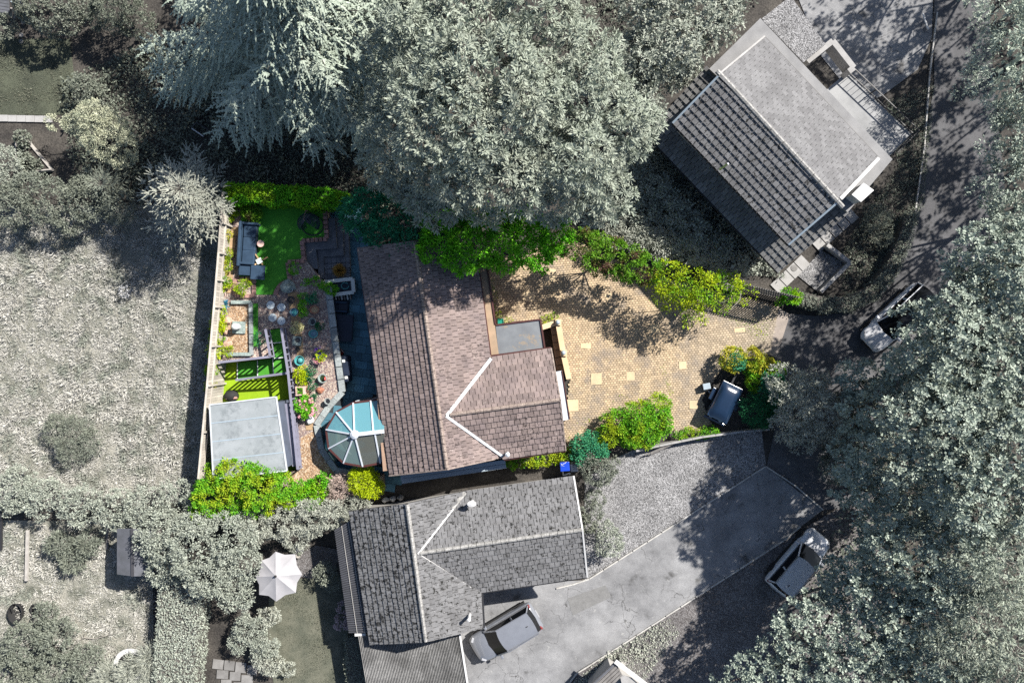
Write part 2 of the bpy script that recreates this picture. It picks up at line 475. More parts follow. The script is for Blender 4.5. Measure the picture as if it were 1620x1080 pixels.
M['con_floor'] = mat('con_floor', (.6, .3, .12), (.5, .25, .1), 2)
M['con_white'] = paint('con_white', (.6, .66, .68), .5)
M['con_teal'] = paint('con_teal', (.05, .3, .36), .5)
M['brass_grass'] = leaf('brass_grass', (.62, .38, .1), (.42, .24, .06), trans=.2)
M['blue_plastic'] = paint('blue_plastic', (.012, .06, .5), .35)
M['green_plastic'] = paint('green_plastic', (.015, .24, .17), .35)
M['trailer_navy'] = paint('trailer_navy', (0.010, 0.025, 0.057), .2, .7, coat=.6)
M['red_plastic'] = paint('red_plastic', (.45, .04, .03), .4)
M['car_grey'] = paint('car_grey', (.22, .235, .27), .2, .6, .1, .9)
M['car_silver'] = paint('car_silver', (.6, .615, .65), .25, .6, .1, .8)
M['threshold'] = mat('threshold', (.36, .31, .27), (.27, .235, .21), 1.5, fine=.2)
M['car_white'] = paint('car_white', (.72, .73, .76), .3, .5, 0, .6)
M['chrome'] = paint('chrome', (.6, .6, .62), .2, .6, .8)
M['lamp_red'] = paint('lamp_red', (.22, .035, .035), .25)
M['lamp_clear'] = paint('lamp_clear', (.4, .41, .44), .15, .6)
M['tile_gap'] = mat('tile_gap', (.04, .037, .035), (.03, .028, .027), 3)
# leaves
M['l_ash'] = leaf('l_ash', (0.256, 0.297, 0.233), (0.372, 0.415, 0.346), (0.315, 0.348, 0.284), .08)
M['l_cedar'] = leaf('l_cedar', (0.306, 0.370, 0.300), (0.480, 0.548, 0.454), (0.395, 0.451, 0.377), .12)
M['l_right'] = leaf('l_right', (0.260, 0.315, 0.260), (0.444, 0.503, 0.426), (0.300, 0.349, 0.288), .08)
M['l_pine'] = leaf('l_pine', (0.315, 0.330, 0.275), (0.402, 0.415, 0.356), None, .12)
M['l_laurel'] = leaf('l_laurel', (0.259, 0.293, 0.243), (0.414, 0.443, 0.379), None, .08)
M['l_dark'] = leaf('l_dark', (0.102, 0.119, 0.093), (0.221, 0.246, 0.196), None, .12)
M['l_mid'] = leaf('l_mid', (0.147, 0.166, 0.134), (0.252, 0.278, 0.228), (0.211, 0.231, 0.184), .15)
M['l_pale'] = leaf('l_pale', (0.327, 0.348, 0.291), (0.491, 0.512, 0.443), None, .15)
M['l_gold'] = leaf('l_gold', (0.453, 0.475, 0.334), (0.604, 0.614, 0.453), (0.324, 0.356, 0.259), .15, 1.2)
M['l_grass'] = leaf('l_grass', (0.480, 0.474, 0.434), (0.693, 0.679, 0.635), (0.321, 0.341, 0.294), .2, .9)
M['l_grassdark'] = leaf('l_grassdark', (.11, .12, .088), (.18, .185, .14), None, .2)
M['g_hedge'] = leaf('g_hedge', (.06, .32, .01), (.16, .5, .015), (.26, .48, .012), .25, .9)
M['g_shade'] = leaf('g_shade', (0.014, 0.149, 0.081), (0.034, 0.253, 0.115), None, .2)  # dark blue-green puts the shade of this stretch into the leaves
M['g_maple'] = leaf('g_maple', (0.076, 0.361, 0.014), (0.228, 0.592, 0.023), (0.127, 0.464, 0.017), .25)
M['g_purple'] = leaf('g_purple', (0.069, 0.230, 0.014), (0.196, 0.391, 0.023), (0.115, 0.057, 0.040), .25, 1.3)
M['g_yellow'] = leaf('g_yellow', (0.230, 0.391, 0.009), (0.483, 0.552, 0.014), (0.149, 0.345, 0.011), .25, .9)
M['g_lime'] = leaf('g_lime', (.36, .5, .006), (.5, .6, .01), None, .25)
M['g_gold'] = leaf('g_gold', (.4, .4, .03), (.58, .54, .06), (.2, .33, .015), .25, 1.4)
M['g_deep'] = leaf('g_deep', (.008, .1, .045), (.03, .2, .07), None, .2)
M['g_mixed'] = leaf('g_mixed', (.08, .36, .02), (.24, .48, .02), (.36, .46, .02), .25, .8)
M['g_teal'] = leaf('g_teal', (.02, .2, .12), (.09, .36, .16), None, .2)
M['g_heather'] = leaf('g_heather', (.4, .31, .27), (.55, .45, .4), None, .2)
M['g_bluespike'] = leaf('g_bluespike', (.03, .25, .42), (.1, .38, .55), None, .2)
M['g_pink'] = leaf('g_pink', (.75, .25, .35), (.8, .5, .5), None, .2)
M['g_cream'] = leaf('g_cream', (.6, .58, .25), (.75, .72, .45), None, .2)
M['g_violet'] = leaf('g_violet', (.16, .06, .5), (.3, .12, .6), None, .2)
M['grey_pink'] = leaf('grey_pink', (.42, .32, .35), (.55, .45, .48), None, .2)
# ------------------------------------------------------------------ foliage builders
def unit(a):
    return a / np.maximum(1e-9, np.linalg.norm(a, axis=-1, keepdims=True))

def kites(pos, axis, nrm, L, W):
    side = unit(np.cross(axis, nrm))
    L = np.asarray(L).reshape(-1, 1); W = np.asarray(W).reshape(-1, 1)
    mid = pos + axis * L * .5
    return np.stack([pos, mid + side * W * .5, pos + axis * L, mid - side * W * .5], axis=1).reshape(-1, 3)

def rdirs(n):
    return unit(RNG.normal(size=(n, 3)))

def crown_arrays(lobes, spacing=.5, per=60, cr=.42, L=.15, W=.07, spread=.5, fill=1.0, zmin=-.25, up=.35, ragged=.14, rosette=0):
    """Leaf clumps on the outside of a set of lobes (cx,cy,cz,rx,ry,rz)."""
    lob = np.array(lobes, dtype=float)
    out = []
    for i, l in enumerate(lob):
        c, r = l[:3], l[3:]
        rm = r.mean()
        n = max(4, int(4 * math.pi * rm * rm * .62 / spacing ** 2))
        d = rdirs(n * 3); d = d[d[:, 2] > zmin][:n]
        k = RNG.uniform(1 - ragged * 1.8, 1 + ragged, (len(d), 1))
        p = c + d * r * k
        keep = np.ones(len(p), bool)
        for j, m in enumerate(lob):
            if j != i:
                keep &= (((p - m[:3]) / m[3:]) ** 2).sum(1) > .72
        p, d = p[keep], d[keep]
        if not len(p): continue
        crs = cr * RNG.uniform(.65, 1.3, len(p))
        outd = unit(d + np.array([0, 0, up]))
        q = np.repeat(np.arange(len(p)), per)
        dd = unit(outd[q] * .75 + RNG.normal(size=(len(q), 3)) * .62)
        pp = p[q] + dd * (crs[q] * RNG.uniform(.1, 1, len(q)) ** .6)[:, None] * np.array([1, 1, .8])
        ax = unit(dd + RNG.normal(size=(len(q), 3)) * spread)
        nr = unit(dd * .8 + np.array([0, 0, .3]) + RNG.normal(size=(len(q), 3)) * .3)
        s = RNG.uniform(.6, 1.25, len(q))
        if rosette:      # leaves radiate from the shoot tip like a star
            o_ = unit(outd[q] + np.array([0, 0, .25]) + np.repeat(RNG.normal(size=(len(p), 3)) * .22, per, 0))
            tg = rdirs(len(q)); tg = unit(tg - o_ * (tg * o_).sum(1, keepdims=True))
            ti = RNG.uniform(-.15, 1.15, (len(q), 1))
            ax = unit(tg * np.cos(ti) + o_ * np.sin(ti) + RNG.normal(size=(len(q), 3)) * .1)
            nr = unit(o_ * np.cos(ti) - tg * np.sin(ti) + RNG.normal(size=(len(q), 3)) * .18)
            pp = p[q] + ax * (crs[q] * RNG.uniform(0, rosette, len(q)))[:, None]
        out.append(kites(pp, ax, nr, L * s, W * s))
        nf = int(fill * 14 * rm ** 2.2)
        if nf:
            df = rdirs(nf); pf = c + df * r * RNG.uniform(.35, .72, (nf, 1))
            out.append(kites(pf, rdirs(nf), unit(rdirs(nf) + np.array([0, 0, 1.2])), np.full(nf, min(.4, L * 2.4)), np.full(nf, min(.28, L * 1.7))))
    return np.concatenate(out)

def boughs(lobes, rs, dens=1.0):
    """Break each big lobe into rounded boughs over its upper surface."""
    out = []
    for l in lobes:
        c = np.array(l[:3]); r = np.array(l[3:])
        n = max(3, int(dens * 2.1 * (r[0] / rs) ** 2))
        k = np.arange(n) + .5
        z = 1 - 1.25 * k / n; ph = k * 2.39996 + RNG.uniform(0, 6)
        d = np.column_stack([np.sqrt(np.maximum(0, 1 - z * z)) * np.cos(ph), np.sqrt(np.maximum(0, 1 - z * z)) * np.sin(ph), z]) + RNG.normal(size=(n, 3)) * .12
        rr = rs * RNG.uniform(.6, 1.5, n)
        p = c + d * np.maximum(.2, (r - rr[:, None] * .75)) * RNG.uniform(.8, 1.16, (n, 1))
        for q, w in zip(p, rr):
            if RNG.uniform() < .1: continue
            out.append((q[0], q[1], q[2], w, w, w * .72))
    return out

def limbs(mb, base, tops, r0):
    """A tapered trunk that forks to the middle of every lobe."""
    base = Vector(base)
    zs = min(t[2] for t in tops)
    fork = Vector((base.x * .5 + sum(t[0] for t in tops) / len(tops) * .5, base.y * .5 + sum(t[1] for t in tops) / len(tops) * .5, base.z + max(.25, (zs - base.z) * .45)))
    mb.tube([base, base.lerp(fork, .5) + Vector((.04, -.03, 0)), fork], r0, 8, r0 * .75)
    for t in tops:
        t = Vector(t)
        m = fork.lerp(t, .5) + Vector((random.uniform(-.2, .2), random.uniform(-.2, .2), .1)) * min(1, r0 * 5)
        mb.tube([fork, m, t], r0 * .5, 6, r0 * .2)
    return mb

def lob(px, py, z, r, rz=None, ry=None):
    p = P(px, py, z)
    return (p.x, p.y, p.z, r, ry or r, rz or r * .8)

def plant(name, label, cat, lobes, leafmat, trunk=None, group=None, base=None, zb=0.0, r0=None, bare=0, crown='crown', trunk_name=None, barkmat=None, rs=0, rdens=1.0, **kw):
    lobes = list(lobes)
    cx = sum(l[0] for l in lobes) / len(lobes); cy = sum(l[1] for l in lobes) / len(lobes)
    if base is None: base = (cx, cy, zb)
    t = thing(name, base, label, cat, group)
    arr = crown_arrays(boughs(lobes, rs, rdens) if rs else lobes, **kw)
    arr = arr[:]  # world coordinates
    o = np.array(base, dtype=float)
    # nothing grows below the ground
    a4 = arr.reshape(-1, 4, 3); a4 = a4[a4[:, :, 2].min(1) > base[2] - .02]
    link_mesh(crown, np_mesh(crown, a4.reshape(-1, 3) - o, 4, leafmat), t, base)
    mb = MB()
    big = max(l[3] for l in lobes)
    limbs(mb, base, [(l[0], l[1], l[2] + l[5] * .35) for l in lobes], r0 or max(.03, big * .07))
    for k in range(bare):
        l = random.choice(lobes)
        d = Vector((random.uniform(-1, 1), random.uniform(-1, 1), random.uniform(.3, 1))).normalized()
        c = Vector(l[:3]); e = c + Vector((d.x * l[3], d.y * l[4], d.z * l[5])) * random.uniform(.98, 1.12)
        m = c.lerp(e, .55) + Vector((random.uniform(-.3, .3), random.uniform(-.3, .3), .1))
        mb.tube([c, m, e], .035, 4, .012)
        s2 = m + (e - c) * .35 + Vector((random.uniform(-.7, .7), random.uniform(-.7, .7), .25))
        mb.tube([m, s2], .02, 4, .008)
    mb.build(trunk_name or ('trunk' if crown == 'crown' else 'stem'), barkmat or M['twig' if bare else 'bark'], t)
    return t

def spray(base, d, length, droop, step, twig, W, jit=.12, barbs=2):
    """A flat fern-like conifer spray: a leading shoot and side shoots that shorten towards the tip."""
    n = max(3, int(length / step))
    d = np.array(d); hz = unit(np.array([d[0], d[1], 1e-4])); side = np.array([-hz[1], hz[0], 0.0])
    s = np.linspace(.04, .97, n)
    pts = np.array(base) + np.outer(s * length, d) + np.outer(-droop * length * s ** 2, [0, 0, 1])
    tang = unit(np.gradient(pts, axis=0))
    up = np.array([0, 0, 1.0])
    out = [kites(pts, tang, unit(up + RNG.normal(size=(n, 3)) * .15), np.full(n, step * 1.7), np.full(n, W * 1.1))]
    tl = twig * (1.05 - .8 * s) * RNG.uniform(.7, 1.15, n)
    for sg in (-1, 1):
        ang = RNG.uniform(.7, .95, n)[:, None]
        tw = unit(tang * np.cos(ang) + side * sg * np.sin(ang) + RNG.normal(size=(n, 3)) * jit - up * .08)
        nr = unit(up + RNG.normal(size=(n, 3)) * .3)
        out.append(kites(pts, tw, nr, tl, np.full(n, W)))
        for b in range(barbs):
            f = (b + 1) / (barbs + 1)
            q = pts + tw * (tl * f)[:, None]
            for s2 in (-1, 1):
                bx = unit(tw * .75 + np.cross(up, tw) * s2 * .7 + RNG.normal(size=(n, 3)) * jit)
                out.append(kites(q, bx, nr, tl * .38, np.full(n, W * .75)))
    return np.concatenate(out), pts

def conifer(name, label, top, base, R, leafmat, levels=12, per=9, droop=.18, pitch=.05, sub=1.2, twig=.3, W=.05, step=.13, gap=.42, barbs=2, multi=1, lo=.12, power=.8, group=None, topup=.9, bias=(0, 0), hang=.25):
    """Trunk, boughs in whorls, side branches on every bough, needle sprays on every side branch."""
    base = Vector(base); top = Vector(top)
    t = thing(name, base, label, 'tree', group)
    arrs = []; mb = MB()
    mb.tube([base, base.lerp(top, .5), top], max(.05, R * .05), 8, .02)
    for i in range(levels):
        f = lo + (1 - lo) * i / (levels - .5)
        c = np.array(base.lerp(top, f))
        ln = R * (1 - f) ** power + .25
        for k in range(per):
            a = 2 * math.pi * (k + RNG.uniform(-.3, .3)) / per + i * 1.1
            d = unit(np.array([math.cos(a), math.sin(a), pitch + topup * f ** 2.2 + RNG.uniform(-.06, .06)]))
            ll = ln * RNG.uniform(.7, 1.15) * (1 + bias[0] * math.cos(a) + bias[1] * math.sin(a))
            hz = unit(np.array([d[0], d[1], 0.0])); side = np.array([-hz[1], hz[0], 0.0])
            n = max(2, int(ll / gap))
            bend = RNG.uniform(-.12, .12)
            def at(s):
                return c + d * ll * s + side * bend * ll * s * s + np.array([0, 0, -droop * (1 - .5 * f) * ll * s * s])
            mb.tube([Vector(at(.05)), Vector(at(.5)), Vector(at(.97))], .03 + .008 * R * (1 - f), 4, .008, cap=False)
            for j in range(n + 1):
                s_ = .18 + .82 * j / n
                for sg in (((-1, 1) * multi) if j < n else (0, .6, -.6)):
                    fwd = unit(at(min(1, s_ + .02)) - at(s_ - .02))
                    ang = RNG.uniform(.6, 1.1) * sg
                    dd = unit(fwd * math.cos(ang) + side * math.sin(ang) + np.array([0, 0, RNG.uniform(-.25, .12)]))
                    sl_ = sub * (1.15 - .55 * s_) * RNG.uniform(.6, 1.15) * min(1, .35 + ln / R * .8)
                    ar, _ = spray(at(s_), dd, sl_, hang * RNG.uniform(.4, 1.5), step, twig * sl_ / sub, W, barbs=barbs)
                    arrs.append(ar)
    arr = np.concatenate(arrs)
    a4 = arr.reshape(-1, 4, 3); a4 = a4[a4[:, :, 2].min(1) > base.z]
    link_mesh('crown', np_mesh('crown', a4.reshape(-1, 3) - np.array(base), 4, leafmat), t, base)
    mb.build('trunk', M['bark'], t)
    return t

def surface_leaves(outline, z0, z1, dens, L, W, bulge=.1):
    """Leaves over the top and sides of a clipped hedge with this plan outline."""
    pts = np.array([(p[0], p[1]) for p in outline]); n = len(pts)
    a = .5 * sum(pts[i][0] * pts[(i + 1) % n][1] - pts[(i + 1) % n][0] * pts[i][1] for i in range(n))
    if a < 0: pts = pts[::-1]; a = -a
    out = []
    # top
    mn, mx = pts.min(0), pts.max(0)
    m = int(dens * (mx - mn).prod() * 1.3)
    q = RNG.uniform(mn, mx, (m, 2))
    ins = np.zeros(m, bool)
    for i in range(n):
        x1, y1 = pts[i]; x2, y2 = pts[(i + 1) % n]
        c = ((y1 > q[:, 1]) != (y2 > q[:, 1]))
        with np.errstate(divide='ignore', invalid='ignore'):
            xi = (x2 - x1) * (q[:, 1] - y1) / (y2 - y1) + x1
        ins ^= c & (q[:, 0] < xi)
    q = q[ins]; m = len(q)
    wob = bulge * (np.sin(q[:, 0] * 2.3 + 1) * np.sin(q[:, 1] * 2.9) + .6 * np.sin(q[:, 0] * 6.1) * np.sin(q[:, 1] * 5.3 + 2))
    p = np.column_stack([q, z1 + wob + RNG.uniform(-.14, .05, m)])
    ax = unit(RNG.normal(size=(m, 3)) * [1, 1, .4] + [0, 0, .3]); nr = unit(RNG.normal(size=(m, 3)) * .5 + [0, 0, 1])
    s = RNG.uniform(.6, 1.3, m); out.append(kites(p, ax, nr, L * s, W * s))
    for i in range(n):
        A, B = pts[i], pts[(i + 1) % n]
        ln = np.linalg.norm(B - A); m = int(dens * ln * (z1 - z0) * .7)
        if m < 1: continue
        nn = np.array([(B - A)[1], -(B - A)[0], 0]) / max(ln, 1e-6)
        u = RNG.uniform(0, 1, (m, 1)); z = RNG.uniform(z0, z1, m)
        p = np.column_stack([A + (B - A) * u, z]) + nn * (RNG.uniform(-.12, .08, (m, 1)) + bulge * np.sin(u * ln * 3 + i))
        ax = unit(RNG.normal(size=(m, 3)) + nn * .6); nr = unit(RNG.normal(size=(m, 3)) * .5 + nn + [0, 0, .3])
        s = RNG.uniform(.6, 1.3, m); out.append(kites(p, ax, nr, L * s, W * s))
    return np.concatenate(out)

def ribbon(path, w):
    """Plan outline of a strip along a path of points; w may be a list."""
    pts = [Vector((p[0], p[1], 0)) for p in path]; L = []; Rr = []
    for i, p in enumerate(pts):
        d = (pts[min(i + 1, len(pts) - 1)] - pts[max(i - 1, 0)]).normalized()
        s = Vector((-d.y, d.x, 0)); ww = w[i] if isinstance(w, (list, tuple)) else w
        L.append(p + s * ww / 2); Rr.append(p - s * ww / 2)
    return L + Rr[::-1]

def hedge(name, label, outline, z0, z1, leafmat, dens=260, L=.11, W=.06, bulge=.07, group=None, cat='hedge'):
    c = Vector((sum(p[0] for p in outline) / len(outline), sum(p[1] for p in outline) / len(outline), z0))
    t = thing(name, c, label, cat, group)
    arr = surface_leaves(outline, z0, z1, dens, L, W, bulge)
    link_mesh('foliage', np_mesh('foliage', arr - np.array(c), 4, leafmat), t, c)
    ins = [c + (Vector((p[0], p[1], z0)) - c) * .94 for p in outline]
    MB().prism(ins, z0, z1 - .14).build('branch_core', M['bark'] if 'g_' not in leafmat.name else M['g_core'], t)
    return t
M['g_core'] = mat('g_core', (.02, .04, .012), (.015, .025, .01), 4)

def scatter(name, polypx, z, n, L, W, matn, upright=.8, label=None, cat=None, zj=.1, avoid=None, clump=0, tuft=0, tr=.12):
    """Uncountable growth (grass, ground cover) as one mesh."""
    xs = [q[0] for q in polypx]; ys = [q[1] for q in polypx]
    res = []
    q = np.column_stack([RNG.uniform(min(xs), max(xs), n * 2), RNG.uniform(min(ys), max(ys), n * 2)])
    ins = np.zeros(len(q), bool)
    for i in range(len(polypx)):
        x1, y1 = polypx[i]; x2, y2 = polypx[(i + 1) % len(polypx)]
        c = ((y1 > q[:, 1]) != (y2 > q[:, 1]))
        with np.errstate(divide='ignore', invalid='ignore'):
            xi = (x2 - x1) * (q[:, 1] - y1) / (y2 - y1) + x1
        ins ^= c & (q[:, 0] < xi)
    q = q[ins][:n]
    k = (H - z) / H / S
    p = np.column_stack([(q[:, 0] - 810) * k, (540 - q[:, 1]) * k, np.full(len(q), z)])
    hgt = .5 + .5 * np.clip(np.sin(p[:, 0] * 1.7 + np.sin(p[:, 1] * 1.1) * 2) * np.sin(p[:, 1] * 1.9 + np.sin(p[:, 0] * .9) * 2) + RNG.normal(size=len(p)) * .4, -1, 1)
    if clump:
        keep = hgt > clump; p = p[keep]; hgt = hgt[keep]
    p[:, 2] += RNG.uniform(0, zj, len(p)) * hgt
    m = len(p)
    if tuft:
        big = RNG.uniform(.5, 1.4, m)
        off = RNG.normal(size=(m, tuft, 3)) * [1, 1, 0]
        p = (p[:, None, :] + off * tr * big[:, None, None]).reshape(-1, 3)
        p[:, 2] += np.repeat(big, tuft) * L * .35 * np.exp(-(off.reshape(-1, 3) ** 2).sum(1))
        hgt = np.repeat(hgt * big, tuft); rad = unit(off.reshape(-1, 3) + 1e-6); m = len(p)
        ax = unit(rad * .7 + RNG.normal(size=(m, 3)) * [.5, .5, .2] + [0, 0, upright])
    else:
        ax = unit(RNG.normal(size=(m, 3)) * [1, 1, .3] + [0, 0, upright])
    nr = unit(RNG.normal(size=(m, 3)) * .6 + [0, 0, 1])
    s = RNG.uniform(.6, 1.3, m) * (.5 + .7 * hgt)
    arr = kites(p, ax, nr, L * s, W * s)
    o = link_mesh(name, np_mesh(name, arr, 4, matn))
    return tag(o, label, cat, None, 'stuff')

def structure(name, pts, z, m, mb=None):
    o = (mb or MB().sheet(poly(pts, z))).build(name, m)
    return tag(o, kind='structure')

# ------------------------------------------------------------------ the setting
g = MB().sheet([(-160, -160, -.03), (160, -160, -.03), (160, 160, -.03), (-160, 160, -.03)]).build('ground', M['soil'])
tag(g, kind='structure')
structure('field', [(-300, 325), (372, 325), (352, 480), (336, 640), (325, 800), (-300, 800)], 0.0, M['meadow'])
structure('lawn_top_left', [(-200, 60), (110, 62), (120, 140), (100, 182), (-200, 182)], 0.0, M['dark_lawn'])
structure('lawn_bottom', [(428, 918), (548, 910), (556, 1120), (440, 1120), (420, 1010)], 0.0, M['grey_lawn'])
structure('rough_ground', [(-200, 820), (240, 825), (245, 1130), (-200, 1130)], 0.0, M['meadow'])
structure('bare_path', [(310, 930), (352, 930), (352, 1030), (300, 1080)], 0.0, M['soil'])
structure('driveway_tarmac', [(700, 1130), (722, 930), (770, 925), (930, 917), (1211, 737), (1302, 806), (1240, 853), (958, 1034), (912, 1062), (880, 1130)], .004, M['tarmac'])
tag(MB().sheet(poly([(898, 946), (958, 925), (967, 944), (906, 973)], .010)).build('tarmac_patch', M['tarmac_patch']), kind='structure')
structure('gravel_strip_north', [(925, 918), (925, 760), (960, 730), (1010, 708), (1110, 690), (1205, 680), (1212, 735)], .002, M['grey_gravel'])
structure('gravel_strip_south', [(880, 1132), (914, 1063), (960, 1035), (1242, 853), (1400, 760), (1400, 1132)], .002, M['brown_gravel'])
structure('road', [(1478, -80), (1560, -80), (1572, 120), (1590, 300), (1570, 420), (1480, 520), (1420, 620), (1380, 800), (1302, 806), (1213, 736), (1235, 640), (1225, 560), (1246, 496), (1290, 500), (1350, 492), (1405, 450), (1445, 350), (1462, 240), (1478, 130)], .003, M['road'])
structure('driveway_grey', [(1240, -60), (1478, -60), (1474, 60), (1452, 110), (1395, 152), (1360, 165), (1300, 90)], .005, M['tarmac'])
for nm, lab, pts in (('kerb_edging', 'pale kerb edging between grey gravel strip and tarmac drive', [(880, 930), (905, 924), (932, 915), (1070, 827), (1211, 737)]),
                     ('kerb_edging', 'pale kerb edging across the top end of the tarmac drive', [(1211, 737), (1258, 768), (1302, 806)]),
                     ('kerb_edging', 'long pale kerb edging between tarmac drive and brown gravel by silver car', [(885, 1100), (912, 1064), (960, 1034), (1100, 944), (1240, 854), (1266, 832)]),
                     ('kerb_edging', 'low kerb edging beside the dark lane near the railings', [(1482, 20), (1470, 120), (1462, 230), (1448, 330)])):
    t = thing(nm, P(*pts[0]), lab, 'kerb', 'kerb edgings')
    for (a, b) in zip(pts[:-1], pts[1:]):
        A, B = P(*a), P(*b); nseg = max(1, int((B - A).length / .95))
        for i in range(nseg):
            p0, p1 = A.lerp(B, i / nseg + .003), A.lerp(B, (i + 1) / nseg - .006)
            MB().bar(p0 + Vector((0, 0, .03)), p1 + Vector((0, 0, .03)), .075, .1).build('kerb_stone', M['kerb'], t)

# grass and ground cover nobody could count
scatter('meadow_grass', [(-20, 335), (366, 335), (330, 790), (-20, 800)], 0.0, 5200, .2, .032, M['l_grass'], .8, 'long dry pale grass covering the open field', 'grass', .05, tuft=28, tr=.13)
scatter('rough_grass', [(-10, 830), (245, 830), (245, 1085), (-10, 1085)], 0.0, 1700, .18, .032, M['l_grass'], .8, 'rough dry grass of the garden with the grey shed', 'grass', .05, tuft=26, tr=.13)
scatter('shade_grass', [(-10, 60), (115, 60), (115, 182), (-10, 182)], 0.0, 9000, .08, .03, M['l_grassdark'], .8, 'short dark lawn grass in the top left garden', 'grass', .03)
scatter('lawn_grass', [(430, 920), (547, 912), (553, 1085), (445, 1085)], 0.0, 12000, .07, .025, M['l_grassdark'], .8, 'short grey lawn grass beside the parasol', 'grass', .02)
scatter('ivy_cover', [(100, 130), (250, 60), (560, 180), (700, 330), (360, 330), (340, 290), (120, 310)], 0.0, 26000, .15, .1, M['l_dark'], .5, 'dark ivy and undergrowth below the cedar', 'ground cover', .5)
scatter('scrub_cover', [(960, 240), (1030, 215), (1240, 440), (1140, 430), (1000, 380)], 0.0, 16000, .17, .09, M['l_laurel'], .6, 'dark scrub between ash tree and bungalow with raised roof', 'ground cover', .6)
scatter('verge_weeds', [(900, 1085), (960, 1032), (1060, 975), (1075, 1000), (1010, 1085)], 0.0, 3500, .13, .06, M['l_pale'], .7, 'pale weeds growing through gravel near the hut', 'ground cover', .1)
scatter('lane_verge', [(1400, 160), (1478, 130), (1460, 330), (1400, 440), (1330, 480), (1330, 400), (1420, 260)], 0.0, 9000, .12, .06, M['l_dark'], .6, 'dark grass verge between terrace and lane', 'ground cover', .1)
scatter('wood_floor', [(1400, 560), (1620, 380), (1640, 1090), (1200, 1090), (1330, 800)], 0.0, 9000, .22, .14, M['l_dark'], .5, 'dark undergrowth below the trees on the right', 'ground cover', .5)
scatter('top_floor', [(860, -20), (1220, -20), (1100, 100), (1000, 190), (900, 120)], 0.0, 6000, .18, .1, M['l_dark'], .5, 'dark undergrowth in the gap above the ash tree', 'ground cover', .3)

# ------------------------------------------------------------------ trees of the grey surroundings
ash = [lob(628, 235, 7.4, 1.5), lob(690, 298, 6.8, 1.4), lob(710, 70, 9.6, 3.10), lob(800, 50, 10.1, 3.10), lob(668, 190, 8.1, 2.54), lob(760, 170, 10.8, 3.38), lob(870, 120, 9.6, 2.82),
       lob(945, 190, 8.4, 2.35), lob(850, 232, 9.6, 3.10), lob(722, 250, 8.4, 2.44), lob(925, 262, 7.9, 2.16), lob(648, 268, 6.6, 1.69),
       lob(1000, 205, 7.2, 1.41), lob(870, 302, 6.8, 1.60), lob(785, 280, 7.2, 1.79), lob(950, 312, 6.2, 1.41), lob(690, 0, 9.6, 2.44), lob(740, -10, 9.6, 2.63)]
plant('ash_tree', 'huge pale ash tree with star-like leaf clumps above the driveway', 'tree', ash, M['l_ash'], r0=.34, bare=34,
      rs=1.15, rdens=.95, spacing=.38, per=34, cr=.34, L=.21, W=.06, ragged=.16, fill=.5, zmin=-.05, rosette=.6)
conifer('cedar_tree', 'big dark cedar with drooping feathery boughs at top left', P(556, 128, 0) + Vector((-.3, .2, 14.5)), P(560, 130, 0), 10.0, M['l_cedar'],
        levels=14, per=11, droop=.16, pitch=.05, sub=1.7, twig=.62, W=.075, step=.17, gap=.55, lo=.22, power=.85, bias=(-.22, .4), barbs=1, multi=2, hang=.3)
plant('laurel_tree', 'dense leafy tree touching the bungalow with raised roof', 'tree',
      [lob(1010, 120, 4.5, 2.0), lob(1070, 65, 5, 1.9), lob(1122, 32, 4.8, 1.5), lob(1045, 20, 5, 2.2), lob(1012, 95, 4, 1.2), lob(1068, 108, 3.6, 1.1), lob(1152, -2, 4.2, 1.2), lob(1000, 160, 3.8, 1.3)],
      M['l_laurel'], r0=.2, rs=.75, rdens=.9, spacing=.38, per=30, cr=.27, L=.16, W=.075, ragged=.16, zmin=-.05, rosette=.7)
plant('broadleaf_tree', 'dark tree crown at the upper right picture corner', 'tree', [lob(1600, 20, 6, 2.0), lob(1590, 130, 5.5, 1.8), lob(1640, 90, 6.5, 2.4)], M['l_cedar'], base=P(1640, 80, 0), spacing=.5, per=46, cr=.45, L=.2, W=.055, ragged=.2, group='trees beside the lane')
plant('broadleaf_tree', 'shaded tree crown right of the lane, just below the upper corner tree', 'tree', [lob(1625, 235, 6, 1.8), lob(1610, 310, 6, 1.9), lob(1650, 340, 7, 2.3)], M['l_right'], base=P(1650, 310, 0), spacing=.45, per=56, cr=.38, L=.13, W=.085, ragged=.18, group='trees beside the lane')
